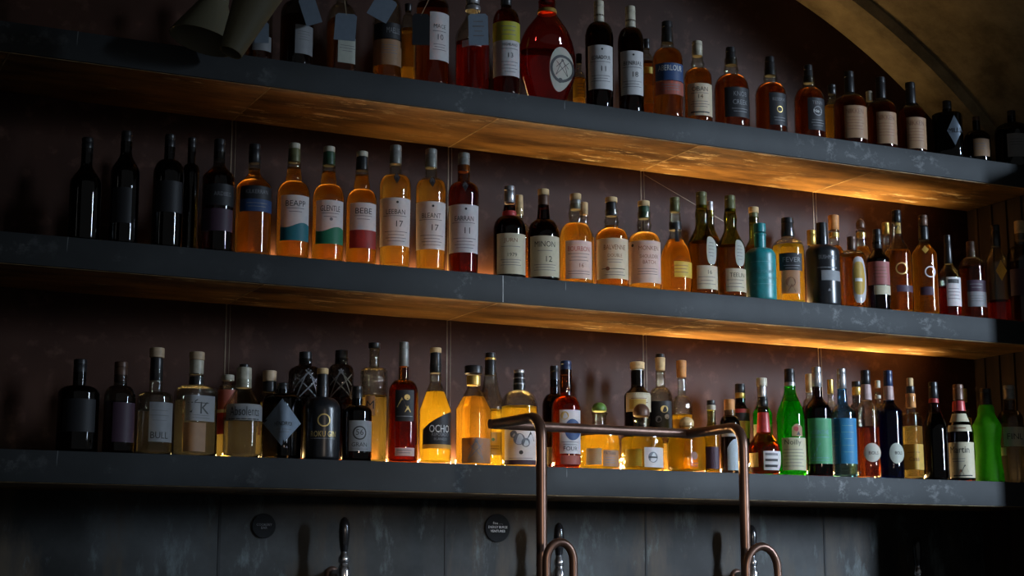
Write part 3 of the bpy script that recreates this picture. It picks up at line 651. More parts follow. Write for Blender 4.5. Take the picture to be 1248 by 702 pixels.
bottle('mid', 1157.5, 13.8, 287, 'slender bottle of red spirit with silver white label, middle shelf', name='liqueur_bottle', ys=340, yn=318, nw=4.6, nt=4, sp='slope', liq='red', lvl=350, caps=[('foil_capsule', 287, 322, 3.8, 4.8, 'black')],
       labels=[(-.25, .96, 340, 375, 'white', (ink('--14', 345, 5, .4, 'ink'),) + rules(354, (14, 16, 12, 16), .4, step=4))])
bottle('mid', 1186, 16, 295, 'round shouldered amber bottle with dark over grey label, middle shelf', ys=329, yn=314, nw=5.6, liq='brown', lvl=326, caps=[('screw_cap', 295, 314, 5, 5.4, 'brown')],
       labels=[(-.4, .97, 344, 358, 'plum', rules(349, (16, 12), .3, 'inkgrey', 4)), (-.4, .97, 358, 376, 'grey', rules(363, (18, 14, 16), .3))])
bottle('mid', 1216, 15, 275, 'nearly empty bottle with gold flame emblem and red liquid, middle shelf', ys=322, yn=302, nw=6.2, sp='slope', liq='red', lvl=367, caps=[('screw_cap', 275, 301, 5.8, 6, 'black')],
       labels=[(-.1, .75, 320, 345, 'gold', (), 'diamond')])
bottle('mid', 1246, 17.5, 270, 'dim dark amber bottle at right end of the middle shelf', ys=318, yn=300, nw=7, glassk='smoke', liq='dark', lvl=320, caps=[('cork_stopper', 270, 294, 6.4, 6.6, 'cork')], labels=[(-.8, .6, 330, 362, 'plum')])

# ---- bottom shelf
bottle('low', 95, 25, 438, 'shade darkened broad bottle at far left of the bottom shelf', ys=481, yn=470, nw=8, glassk='dark', caps=[('screw_cap', 438, 462, 8, 8, 'black')], labels=[(-.7, .8, 488, 528, 'black')])  # leftmost pair: shade put into their dark glass and dark labels
bottle('low', 145, 19, 441, 'shade darkened bottle second from left on the bottom shelf', ys=487, yn=470, nw=8, glassk='smoke', liq='dark', lvl=490, caps=[('foil_capsule', 441, 466, 8, 8, 'brown')], labels=[(-.4, .95, 492, 540, 'plum')])
bottle('low', 189, 21.5, 424, 'dim clear bottle with pale cork and grey label, bottom shelf left', name='gin_bottle', ys=489, yn=478, nw=8.3, sp='flat', liq='water', lvl=500, caps=[('cork_stopper', 424, 436, 9, 9, 'wood'), ('neck_foil', 436, 464, 7.6, 7.6, 'black')],
       labels=[(-.3, .97, 492, 540, 'grey', (ink('BULL', 532, 8, .3, 'ink', 22),) + rules(502, (20, 24, 18), .3, step=6))])
bottle('low', 276, 12, 457, 'slim bottle with red and cream bands behind the clear vodka bottle', name='liqueur_bottle', ys=476, yn=470, nw=7, sp='flat', liq='pale', lvl=520, caps=[('cap', 457, 464, 7.5, 7.5, 'cream')], labels=[(-.95, .95, 476, 500, 'rust'), (-.95, .95, 504, 530, 'red'), (-.95, .95, 500, 504, 'cream')], back=BK)
bottle('low', 238, 26, 429, 'square clear gin bottle with blond wooden stopper, bottom shelf', name='gin_bottle', ys=478, yn=470, nw=9, sp='flat', n=5, yaw=.35, liq='water', lvl=488, caps=[('wooden_stopper', 429, 439, 9.2, 9.2, 'wood'), ('stopper_sleeve', 439, 456, 8.6, 8.4, 'cream'), ('neck_ring', 459, 470, 8.2, 9, 'black')],
       labels=[(-.45, .88, 484, 515, 'grey', (ink('7', 497, 17, -.1, 'ink'), ink('K', 499, 14, .4, 'ink'), ink('--26', 493, 1, .2, 'ink')) + rules(508, (24, 26), .25)), (-.5, .5, 517, 552, 'kraft')])
bottle('low', 327, 11, 452, 'cork topped bottle with black neck in second row behind diamond label', ys=485, yn=478, nw=8, sp='dome', liq='pale', lvl=490, caps=[('cork_stopper', 452, 465, 8.6, 8.2, 'wood'), ('neck_foil', 465, 478, 8.2, 8.2, 'black')], back=BK)
bottle('low', 296, 23.5, 444, 'clear vodka bottle with cream stopper and dark script, bottom shelf', name='vodka_bottle', ys=497, yn=474, nw=9.5, sp='cone', liq='water', lvl=512, caps=[('cap', 444, 448, 6, 6, 'black'), ('stopper', 448, 473, 9, 9.4, 'cream')],
       labels=[(-.85, .96, 494, 514, 'grey', (ink('Absolents', 503, 11, .1, 'ink', 38), ink('--40', 512.5, 1.4, .05, 'ink')))])
bottle('low', 371, 20, 429, 'cut glass dark bottle with black cap, second row behind the diamond label', name='gin_bottle', ys=456, yn=446, nw=8, sp='dome', glassk='faceted', liq='brown', lvl=480, caps=[('cap', 429, 442, 7.6, 7.8, 'black')], back=BK,
       marks=[ink('@x', 475, 34, .2, 'inkgrey')])
bottle('low', 415, 15.5, 427, 'cut glass dark bottle with black cap, second row behind rounded black bottle', name='gin_bottle', ys=454, yn=444, nw=8, sp='dome', glassk='faceted', liq='brown', lvl=470, caps=[('cap', 427, 442, 7.8, 8, 'black')], back=BK,
       marks=[ink('@x', 472, 30, .0, 'inkgrey')])
bottle('low', 343, 24, 467, 'black bottle with large grey diamond label, bottom shelf', name='gin_bottle', ys=487, yn=480, nw=8, sp='flat', n=4.5, yaw=.6, glassk='dark', caps=[('screw_cap', 467, 479, 7, 7, 'black')],
       labels=[(-.95, .95, 488, 545, 'bluegrey', (ink('HENDRICK', 518, 5, .1, 'ink', 26),) + rules(525, (22, 14), .1), 'diamond')])
bottle('low', 392, 22.5, 449, 'rounded black bottle with gold arch emblem, bottom shelf', name='gin_bottle', ys=502, yn=484, nw=7.5, sp='dome', opaque='blackglaze', caps=[('cork_stopper', 449, 456, 7, 7, 'cork'), ('neck_foil', 456, 484, 6.8, 7.4, 'black')],
       marks=[ink('@ring', 514, 16, .12, 'inkgold'), ink('ROKU GIN', 530.5, 7, .12, 'inkgold', 32), ink('--32', 536, .9, .1, 'inkgrey')])
bottle('low', 434.5, 18.3, 471, 'short dark bottle with square grey label, bottom shelf', name='liqueur_bottle', ys=504, yn=494, nw=6.5, sp='dome', glassk='dark', liq='dark', lvl=506, caps=[('screw_cap', 471, 494, 6, 6.4, 'black')],
       labels=[(-.5, .97, 514, 551, 'grey', (ink('@ring', 529, 17, .2, 'ink'), ink('56', 528, 7, .2, 'ink'), ink('GRAN', 543, 5, .2, 'ink', 20)) + rules(548.5, (22,), .2))])
bottle('low', 455.5, 16.6, 418, 'tall clear textured bottle with black cap and pale gold spirit', name='gin_bottle', ys=457, yn=448, nw=6.2, sp='flat', glassk='texture', liq='pale', lvl=483, caps=[('cap', 418, 425, 7.3, 7.3, 'black')],
       labels=[(-.6, .1, 484, 508, 'kraft', (ink('M', 495, 10, -.25, 'ink'),))], back=.05)
bottle('low', 491.7, 18, 417, 'red brown brandy bottle with very long neck, bottom shelf', name='brandy_bottle', ys=480, yn=463, nw=6, nt=5.6, sp='dome', glassk='amber', liq='brown', lvl=470, caps=[('foil_capsule', 417, 447, 5.7, 6, 'greyfoil')],
       labels=[(-.55, .7, 477, 515, 'black', (ink('@tri', 492, 12, -.1, 'inkgold'), ink('@tri', 500, 8, .3, 'inkgold'), ink('@disc', 486, 7, .25, 'inkgold'), ink('--20', 509, 1, .1, 'inkgrey'))), (-.52, .75, 547, 557, 'pink', rules(550, (18, 14), .1))])
bottle('low', 530.5, 19.7, 424, 'clear tequila bottle with sloping shoulders and curved black label', name='tequila_bottle', ys=500, yn=467, nw=7.2, sp='cone', liq='yellow', lvl=478, caps=[('cork_stopper', 424, 430, 7, 7, 'cork'), ('neck_foil', 430, 455, 6.6, 7.1, 'black')],
       labels=[(-.75, .97, 503, 543, 'black', (ink('OCHO', 524, 9, .3, 'inkwhite', 26), ink('REPOSADO', 531, 4, .35, 'inkgrey', 22), ink('BLANCO', 536.5, 3, .35, 'inkgrey', 22)), 'curve'), (-.75, .97, 543, 548, 'gold')])
bottle('low', 597.5, 18, 430, 'clear bottle with black sleeved neck and pale label behind the flat stopper whisky', name='tequila_bottle', ys=500, yn=470, nw=10, nt=7, sp='bell', liq='yellow', lvl=500, caps=[('foil_capsule', 430, 458, 6.2, 7, 'black'), ('neck_band', 436, 439, 6.8, 6.9, 'gold')],
       labels=[(-.3, .9, 528, 556, 'cream', (ink('@disc', 537, 4, .2, 'inkteal'),) + rules(545, (16, 16), .2))], back=.085)
bottle('low', 577, 22, 446, 'faceted amber bottle with flat black stopper and triangle lines, bottom shelf', ys=499, yn=472, nw=7.4, sp='cone', n=3.4, yaw=.5, liq='gold', lvl=484, caps=[('flat_stopper', 446, 456, 11, 11, 'black'), ('cork', 458, 470, 8.6, 8.4, 'gold')], gy=470,
       labels=[(-.62, .92, 535, 567, 'kraft', (ink('@tri', 551, 26, .15, 'inkgold'), ink('@x', 551, 20, .15, 'inkgrey'))) ])
bottle('low', 632.8, 22.5, 451, 'golden bottle with black banded neck foil and mottled white label', name='tequila_bottle', ys=500, yn=476, nw=7.4, sp='dome', liq='yellow', lvl=496, caps=[('cap', 451, 455, 6.6, 6.6, 'silver'), ('neck_foil', 455, 476, 6.6, 7.2, 'black'), ('neck_band', 460, 462, 6.9, 7, 'silver'), ('neck_band', 467, 469, 7.1, 7.2, 'silver')],
       labels=[(-.78, .95, 522, 566, 'white', (ink('@disc', 537, 14, .0, 'inkgrey'), ink('@disc', 541, 11, .35, 'inkgrey'), ink('@disc', 531, 9, -.3, 'inkgrey'), ink('@disc', 553, 5, .1, 'ink'), ink('@tri', 533, 12, .6, 'ink')) + rules(560, (30,), .1)), (-.78, .95, 562, 568, 'plum')])
bottle('low', 676, 15, 446, 'dark bottle behind the label with black medallion', ys=497, yn=480, nw=5.5, glassk='wine', liq='dark', lvl=490, caps=[('foil_capsule', 446, 472, 5.4, 5.5, 'black')], back=BK, labels=[(-.9, .2, 546, 566, 'cream')])
bottle('low', 690, 17.6, 440, 'dark amber whisky with black medallion on white label, behind the pipe', ys=500, yn=483, nw=7.2, bul=(470, 7.8, .012), glassk='amber', liq='amber', lvl=478, caps=[('foil_capsule', 440, 457, 6.7, 6.9, 'navy')],
       labels=[(-.45, .97, 501, 554, 'white', (ink('@disc', 508, 10, -.1, 'inkgold'), ink('FOUR', 548, 5, .3, 'ink', 20)) + rules(540, (22, 18), .3)), (-.1, .97, 512, 538, 'navy', (), 'oval'), (-.4, .9, 556, 567, 'rust')])
bottle('low', 731, 25, 490.5, 'squat round tequila jug with green ball stopper, bottom shelf', name='tequila_bottle', ys=540, yn=519, nw=8.6, sp='dome', glassk='texture', bul=(503.5, 10.4, .004), liq='yellow', lvl=532, caps=[('ball_stopper', 490.5, 502, 9, 9, 'green')],
       labels=[(-.65, .1, 548, 568, 'cream'), (.15, .9, 550, 570, 'kraft', (ink('PATRAN', 554, 4, .5, 'ink', 16),) + rules(559, (14, 16, 14), .5))], gy=500)
bottle('low', 777.5, 16.5, 441.5, 'black bottle with cork top and two cream labels, second row', ys=483, yn=471, nw=8, sp='slope', glassk='dark', caps=[('cork_stopper', 441.5, 450, 9, 8.8, 'cork'), ('neck_label', 450, 469, 6.6, 7.2, 'cream')], gy=452,
       labels=[(-.85, .95, 480, 503, 'cream', rules(487, (20, 24, 18), .1, 'inkbrown', 5)), (-.6, .6, 488, 500, 'gold')], back=BK)
bottle('low', 782.5, 26.5, 492, 'squat round tequila jug with brown knob stopper, bottom shelf', name='tequila_bottle', ys=541, yn=520, nw=9.3, sp='dome', glassk='texture', bul=(511, 11, .004), liq='yellow', lvl=534, caps=[('ball_stopper', 492, 508, 10.3, 10.3, 'brown')],
       labels=[(-.75, .0, 549, 570, 'yellow'), (.1, .95, 547, 571, 'white', (ink('@disc', 559, 13, .5, 'inkgrey'), ink('--12', 559, 2, .5, 'ink')))], gy=507)
bottle('low', 805.5, 14.3, 431.5, 'rounded clear bottle with thin neck and mottled dark print, second row', name='mezcal_bottle', ys=489, yn=472, nw=5.6, sp='dome', glassk='texture', liq='pale', lvl=540, caps=[('cap', 431.5, 436, 5.2, 5.6, 'black'), ('cork_stopper', 436, 452, 6.3, 5.6, 'cork')],
       labels=[(-.85, .9, 490, 528, 'black', (ink('@disc', 500, 9, .3, 'inkgold'), ink('@disc', 512, 8, -.2, 'inkgrey'), ink('@disc', 509, 6, .5, 'inkwhite')))], back=BK)
bottle('low', 831.5, 12.6, 439.6, 'round topped golden bottle with orange cork and long thin neck, second row', name='tequila_bottle', ys=499, yn=482, nw=5, sp='dome', liq='yellow', lvl=506, caps=[('cork_stopper', 439.6, 460, 6.2, 5.8, 'orange')], labels=[(-.9, .9, 512, 560, 'gold')], back=.105)
bottle('low', 838, 24.5, 508, 'square golden tequila bottle with small dark emblem, behind the crossbar', name='tequila_bottle', ys=541, yn=524, nw=9, sp='flat', n=5, yaw=.2, liq='yellow', lvl=529, caps=[('ball_stopper', 508, 520, 9, 9, 'cork')],
       marks=[ink('@disc', 557, 10, .35, 'inkbrown'), ink('--12', 566, 1, .35, 'inkbrown'), ink('--10', 569, 1, .35, 'inkbrown')])
bottle('low', 868, 9, 488, 'slender green tinted bottle with black cap left of right pipe', name='liqueur_bottle', ys=530, yn=512, nw=5, sp='slope', glassk='olive', liq='pale', lvl=530, caps=[('screw_cap', 488, 494, 5.2, 5.2, 'black'), ('neck_label', 494, 500, 5.6, 5.6, 'cream')], labels=[(-.9, .9, 545, 572, 'plum')])
bottle('low', 903.5, 10.5, 468, 'black capped bottle with red, black and yellow bands, second row', name='liqueur_bottle', ys=503, yn=490, nw=6, sp='slope', glassk='dark', liq='dark', lvl=505, caps=[('screw_cap', 468, 479, 6.2, 6.2, 'black'), ('neck_band', 479, 486, 6.2, 6.2, 'gold')],
       labels=[(-.97, .97, 499, 504, 'red'), (-.97, .97, 504, 514, 'black'), (-.97, .97, 514, 535, 'yellow')], back=BK)
bottle('low', 890.5, 12.5, 487, 'bottle with ice blue arched label just left of right pipe', name='gin_bottle', ys=520, yn=507, nw=6.5, sp='dome', glassk='dark', caps=[('cap', 487, 507, 6.5, 6.5, 'orange')],
       labels=[(-.3, .97, 536, 574, 'iceblue', (), 'arch'), (-.8, .95, 522, 533, 'silver', rules(526, (14, 12), .2))])
bottle('low', 930, 12, 461, 'green bottle with cream cap behind the red necked liqueur', name='liqueur_bottle', ys=505, yn=492, nw=5.8, nt=5.5, sp='slope', glassk='green', liq='green', lvl=500, caps=[('cap', 461, 471, 6.6, 6.6, 'cream'), ('neck_foil', 471, 490, 5.6, 5.8, 'silver')], labels=[(-.9, .95, 518, 540, 'cream')], back=BK)
bottle('low', 931.5, 20.3, 484, 'round bellied orange liqueur bottle with red neck and striped label', name='liqueur_bottle', prof=[(578, 17), (566, 20), (553, 20.3), (543, 18.5), (535, 14), (529, 9.5), (522, 7.2), (506, 6.8), (497, 6)], ys=548, yn=526, glassk='amber', liq='brown', lvl=540, caps=[('screw_cap', 484, 496, 5.8, 6, 'black'), ('neck_foil', 503, 528, 6.9, 8.6, 'red')], gy=496,
       labels=[(-.05, .95, 551, 574, 'white', (ink('--17', 555, 3, .45, 'inkgrey'), ink('--17', 562, 3, .45, 'ink'), ink('--17', 569, 3, .45, 'ink'))), (-.85, -.35, 553, 570, 'gold')])
bottle('low', 964, 17.3, 450, 'bright green sparkling wine shaped bottle with cream label and crest', name='vermouth_bottle', ys=510, yn=472, nw=6.8, nt=6.4, sp='slope', glassk='green', liq='green', lvl=490, caps=[('foil_capsule', 450, 466, 6.3, 6.6, 'black'), ('neck_band', 466, 471, 6.8, 7, 'silver')],
       labels=[(-.65, .97, 534.6, 574, 'cream', (ink('Noilly', 541, 8, .1, 'ink', 30),) + rules(549, (24, 28, 24, 26, 20, 26), .15, step=4)), (.05, .75, 518, 533, 'kraft', (ink('@disc', 524, 6, .35, 'inkred'), ink('@tri', 529, 5, .5, 'ink')), 'arch')])
bottle('low', 988, 9, 456, 'cream capped bottle behind the green label bottle', ys=500, yn=486, nw=4.6, liq='amber', lvl=495, caps=[('cork_stopper', 456, 478, 4.6, 4.6, 'cork')], back=BK)
bottle('low', 997, 16.3, 447.6, 'dark wine shaped bottle with silver capsule and green label', name='absinthe_bottle', ys=500, yn=483, nw=6.3, nt=5.8, sp='slope', glassk='wine', liq='dark', lvl=490, caps=[('foil_capsule', 447.6, 472, 5.7, 6.2, 'silver')],
       labels=[(-.75, .97, 511, 566, 'grass', (ink('ABSINTHE', 528, 5, .1, 'inkteal', 24), ink('@tri', 549, 16, .1, 'inkteal'), ink('--26', 534, .8, .1, 'inkteal')) + rules(559, (24, 22), .1, 'inkteal'))])
bottle('low', 1014, 8, 463, 'yellow capped clear bottle between green label and blue label', ys=505, yn=490, nw=3.6, liq='pale', lvl=500, caps=[('cork_stopper', 463, 480, 3.8, 3.8, 'gold')], back=BK)
bottle('low', 1027.6, 15.8, 449.6, 'clear blue gin with silver capsule and blue label', name='gin_bottle', ys=504, yn=490, nw=6.2, nt=5.2, sp='slope', glassk='blue', liq='water', lvl=511, caps=[('foil_capsule', 449.6, 474, 5.2, 5.8, 'silver')],
       labels=[(-.95, -.3, 511, 566, 'blue', rules(520, (6, 8, 6, 8), -.6, 'inkteal', 8)), (-.25, .97, 511, 566, 'blue', rules(520, (14, 16, 10, 16, 12), .35, 'inkteal', 8))])
bottle('low', 1046, 9, 465, 'dark bottle with yellow neck band behind the clear rose bottle', ys=505, yn=492, nw=5.5, glassk='smoke', liq='amber', lvl=500, caps=[('screw_cap', 465, 472, 5.6, 5.6, 'black'), ('neck_band', 472, 482, 5.6, 5.6, 'gold')], back=BK)
bottle('low', 1057, 15, 451.6, 'clear bottle with rose red liquid and round grey label', name='liqueur_bottle', ys=502, yn=488, nw=6.6, nt=5.6, sp='slope', liq='rose', lvl=520.5, caps=[('screw_cap', 451.6, 469, 5.7, 5.9, 'black'), ('neck_label', 469, 488, 6.2, 6.8, 'pink')],
       labels=[(-.35, .99, 541, 564, 'sticker', (ink('BOLS', 553, 4, .45, 'ink', 14),), 'oval')])
bottle('low', 1072, 8, 464, 'gold capped clear bottle behind the deep blue liqueur', ys=505, yn=492, nw=3.4, liq='pale', lvl=500, caps=[('screw_cap', 464, 473, 3.4, 3.4, 'cream'), ('neck_band', 482, 486, 3.6, 3.6, 'cream')], back=BK)
bottle('low', 1084.5, 15.6, 452, 'deep blue liqueur bottle with navy cap and round grey label', name='liqueur_bottle', ys=503, yn=489, nw=6.3, nt=5.4, sp='slope', glassk='navy', liq='blue', lvl=500, caps=[('screw_cap', 452, 471, 5.4, 5.7, 'navy'), ('neck_label', 471, 488, 5.9, 6.5, 'pink')],
       labels=[(-.1, .99, 541, 566, 'sticker', (ink('BOLS', 553, 4, .6, 'ink', 10),), 'oval')])
bottle('low', 1111.7, 13, 461, 'square shouldered clear bottle with orange neck label and pale gold label', name='grappa_bottle', ys=511, yn=503, nw=6, sp='flat', n=4.5, yaw=.4, liq='pale', lvl=520, caps=[('cork_stopper', 461, 471, 4, 4, 'cork'), ('neck_foil', 471, 480, 5.2, 5.2, 'black'), ('neck_label', 480, 497, 5.9, 6.1, 'orange')],
       labels=[(-.95, .95, 542, 573, 'gold', (ink('Casa', 560, 5, .1, 'inkbrown', 14), ink('--18', 552, .7, .1, 'inkbrown')))])
bottle('low', 1140, 15.3, 466, 'dark sparkling wine bottle with black and red foil, bottom shelf', name='wine_bottle', ys=528, yn=492, nw=6.6, nt=5.6, sp='slope', glassk='dark', liq='dark', lvl=510, caps=[('foil_capsule', 466, 486, 5.4, 5.8, 'black'), ('neck_foil', 486, 503, 5.9, 7.4, 'red')])
bottle('low', 1177, 9, 474, 'yellow necked bottle behind the cream label vermouth', ys=515, yn=498, nw=4.6, liq='pale', lvl=510, caps=[('screw_cap', 474, 490, 4.6, 4.6, 'gold')], back=BK)
bottle('low', 1170.5, 16.2, 469, 'dark vermouth bottle with red neck band, cream neck and body labels', name='vermouth_bottle', ys=530, yn=496, nw=7.4, nt=6.2, sp='slope', glassk='wine', liq='dark', lvl=505, caps=[('screw_cap', 469, 488, 6.2, 6.4, 'brown'), ('neck_band', 489, 502, 7.2, 8, 'red')],
       labels=[(-.95, .95, 540, 583, 'cream', (ink('Martin', 549, 8, -.1, 'ink', 24), ink('@tri', 574, 14, .25, 'ink'), ink('@tri', 577, 9, -.05, 'inkbrown'), ink('--24', 580.5, 1.5, .1, 'ink')) + rules(560, (16, 14), -.2)), (-.9, .9, 505, 515, 'cream'), (-.9, .85, 519, 527, 'cream', (ink('--14', 523, 1.4, 0, 'inkbrown'),))])
bottle('low', 1204, 17.5, 474, 'waisted frosted green melon liqueur bottle with black cap', name='liqueur_bottle', prof=[(586, 18), (574, 17), (556, 15.2), (540, 15.4), (528, 16.8), (519, 17), (513, 14.2), (506, 10.6), (498, 9.6), (494, 8)], ys=519, yn=506, opaque='frost', caps=[('screw_cap', 474, 494, 7, 7.6, 'black')], gy=494)
bottle('low', 1233, 15.5, 470, 'dark clear bottle with white label at right end of the bottom shelf', name='vodka_bottle', ys=514, yn=500, nw=6.6, glassk='smoke', liq='water', lvl=515, caps=[('screw_cap', 470, 487, 6.8, 6.8, 'greyfoil')],
       labels=[(-.6, .95, 521.6, 545, 'sticker', (ink('FINL', 533, 7, .3, 'ink', 20),)), (-.85, -.4, 546, 556, 'cream')])
# ------------------------------------------------------------------ setting
def tex_mat(name, build):
    m, nt, out = newmat(name); p = nt.nodes.new('ShaderNodeBsdfPrincipled'); nt.links.new(p.outputs[0], out.inputs[0]); build(nt, p); return m
def N(nt, t, **kw):
    n = nt.nodes.new(t)
    for k, v in kw.items(): setattr(n, k, v)
    return n
def noise(nt, scale, detail=6, stretch=None, rough=.55):
    tc = N(nt, 'ShaderNodeTexCoord'); nz = N(nt, 'ShaderNodeTexNoise'); nz.inputs['Scale'].default_value = scale; nz.inputs['Detail'].default_value = detail; nz.inputs['Roughness'].default_value = rough
    if stretch:
        mp = N(nt, 'ShaderNodeMapping'); mp.inputs['Scale'].default_value = stretch
        nt.links.new(tc.outputs['Object'], mp.inputs[0]); nt.links.new(mp.outputs[0], nz.inputs['Vector'])
    else: nt.links.new(tc.outputs['Object'], nz.inputs['Vector'])
    return nz.outputs['Fac']
def ramp(nt, fac, stops):
    r = N(nt, 'ShaderNodeValToRGB'); e = r.color_ramp.elements
    while len(e) < len(stops): e.new(.5)
    for i, (p, c) in enumerate(stops): e[i].position = p; e[i].color = (*c, 1) if len(c) == 3 else c
    nt.links.new(fac, r.inputs['Fac']); return r.outputs['Color']
def mix(nt, fac, a, b, mode='MIX'):
    m = N(nt, 'ShaderNodeMix', data_type='RGBA', blend_type=mode)
    if hasattr(fac, 'links'): nt.links.new(fac, m.inputs[0])
    else: m.inputs[0].default_value = fac
    for s, k in ((a, 6), (b, 7)):
        if hasattr(s, 'links'): nt.links.new(s, m.inputs[k])
        else: m.inputs[k].default_value = (*s, 1)
    return m.outputs[2]
def bump(nt, p, h, s, d=.002):
    b = N(nt, 'ShaderNodeBump'); b.inputs['Strength'].default_value = s; b.inputs['Distance'].default_value = d
    nt.links.new(h, b.inputs['Height']); nt.links.new(b.outputs[0], p.inputs['Normal'])

def b_wall(nt, p):      # oxidised sheet metal: brown violet with paler blooms and vertical streaks
    a = ramp(nt, noise(nt, 3.0, 8), [(.32, (.024, .015, .012)), (.55, (.043, .027, .021)), (.75, (.064, .044, .036))])
    s = ramp(nt, noise(nt, 2.5, 8, (2.4, 2.4, .8)), [(.52, (0, 0, 0)), (.75, (1, 1, 1))])
    c = mix(nt, mix(nt, .65, s, (0, 0, 0)), a, (0.0684, 0.0504, 0.049))
    f = ramp(nt, noise(nt, 26, 8), [(.56, (0, 0, 0)), (.74, (.8, .8, .8))])
    c = mix(nt, f, c, (0.0936, 0.0684, 0.0612)); c = mix(nt, 1.0, c, (.98, .62, .46), 'MULTIPLY'); nt.links.new(c, p.inputs['Base Color'])
    p.inputs['Specular IOR Level'].default_value = .12; p.inputs['Roughness'].default_value = .5; bump(nt, p, noise(nt, 40, 6), .12)
def b_splash(nt, p):    # the darker lower sheets: grey with brown stains and pale blooms
    a = ramp(nt, noise(nt, 2.6, 10, None, .6), [(.36, (.016, .016, .015)), (.52, (.034, .035, .034)), (.66, (.058, .062, .062))])
    s = ramp(nt, noise(nt, 2.4, 10, (3.2, 3.2, .8), .62), [(.50, (0, 0, 0)), (.64, (.9, .9, .9))])
    c = mix(nt, s, a, (.066, .050, .034))
    f = ramp(nt, noise(nt, 6, 12, (2.2, 2.2, .8), .72), [(.55, (0, 0, 0)), (.68, (.85, .85, .85))])
    c = mix(nt, f, c, (.100, .118, .118)); nt.links.new(c, p.inputs['Base Color'])
    p.inputs['Specular IOR Level'].default_value = .12; p.inputs['Roughness'].default_value = .5; bump(nt, p, noise(nt, 30, 6), .1)
def b_steel(nt, p):     # blackened steel shelf edge with pale rubs
    a = ramp(nt, noise(nt, 4, 8), [(.3, (.026, .028, .029)), (.7, (.044, .048, .050))])
    f = ramp(nt, noise(nt, 11, 12, (1, 1, 1.3), .75), [(.54, (0, 0, 0)), (.66, (.8, .8, .8))])
    g = ramp(nt, noise(nt, 2.6, 3), [(.46, (0, 0, 0)), (.62, (1, 1, 1))])
    c = mix(nt, mix(nt, 1.0, f, g, 'MULTIPLY'), a, (.20, .205, .205))
    s = ramp(nt, noise(nt, 9, 3, (9, 1, .5)), [(.705, (0, 0, 0)), (.72, (.7, .7, .7))])
    c = mix(nt, s, c, (.20, .21, .21)); nt.links.new(c, p.inputs['Base Color'])
    p.inputs['Specular IOR Level'].default_value = .15; p.inputs['Roughness'].default_value = .55; bump(nt, p, noise(nt, 60, 6), .08)
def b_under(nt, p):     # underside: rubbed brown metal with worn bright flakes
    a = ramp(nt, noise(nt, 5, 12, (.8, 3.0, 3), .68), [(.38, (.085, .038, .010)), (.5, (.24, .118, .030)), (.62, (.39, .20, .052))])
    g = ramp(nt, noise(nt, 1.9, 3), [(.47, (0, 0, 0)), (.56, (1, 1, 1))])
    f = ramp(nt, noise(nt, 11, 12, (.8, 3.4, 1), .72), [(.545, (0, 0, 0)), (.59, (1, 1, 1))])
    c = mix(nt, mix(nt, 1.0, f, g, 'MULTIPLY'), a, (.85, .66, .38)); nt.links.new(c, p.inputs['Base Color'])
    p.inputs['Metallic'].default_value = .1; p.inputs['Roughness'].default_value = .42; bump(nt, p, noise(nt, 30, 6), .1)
def b_plaster(nt, p):
    a = ramp(nt, noise(nt, 5, 12, None, .68), [(.34, (.16, .115, .055)), (.5, (.33, .25, .13)), (.66, (.48, .37, .20))])
    nt.links.new(a, p.inputs['Base Color']); p.inputs['Roughness'].default_value = .85; bump(nt, p, noise(nt, 7, 10, None, .65), .8, .02)
def b_board(nt, p):
    a = ramp(nt, noise(nt, 3, 6, (8, 8, .6)), [(.35, (.022, .014, .010)), (.6, (.045, .026, .016)), (.75, (.09, .05, .026))])
    nt.links.new(a, p.inputs['Base Color']); p.inputs['Roughness'].default_value = .55
def b_pipe(nt, p):
    a = ramp(nt, noise(nt, 18, 6, (1, 1, .5)), [(.3, (.13, .075, .055)), (.6, (.21, .125, .095)), (.8, (.28, .17, .12))])
    nt.links.new(a, p.inputs['Base Color']); p.inputs['Metallic'].default_value = .75; p.inputs['Roughness'].default_value = .34; bump(nt, p, noise(nt, 50, 4), .05)
M_WALL = tex_mat('oxidised_sheet', b_wall); M_SPL = tex_mat('dark_sheet', b_splash); M_STEEL = tex_mat('blackened_steel', b_steel); M_UND = tex_mat('worn_brown_metal', b_under)
M_PLA = tex_mat('tan_plaster', b_plaster); M_BRD = tex_mat('dark_boards', b_board); M_PIPE = tex_mat('bronzed_copper', b_pipe)
M_SEAM = simple('tarnished_brass_seam', (.15, .10, .055), .45, .3, noise=.3); M_SEAM2 = simple('rubbed_brass_seam', (.52, .38, .20), .45, .2, noise=.5, scale=25); M_GAP = simple('dark_gap', (.01, .01, .01), .8)
M_CHROME = simple('worn_chrome', (.5, .5, .52), .22, .95, noise=.3, scale=90); M_BLKP = simple('gloss_black_lacquer', (.012, .012, .014), .18, 0)
M_FLOOR = simple('dark_floor', (.04, .035, .03), .6, 0, noise=.3); M_CEIL = simple('dark_ceiling', (.05, .045, .04), .8, 0, noise=.2)

def struct(o): o['kind'] = 'structure'; return o
XR = D * .895                       # right-hand corner
XL = -1.0
PJ = [D * v for v in (-.0205, .132, .2845, .437, .5895, .742)]   # panel joints along the back wall

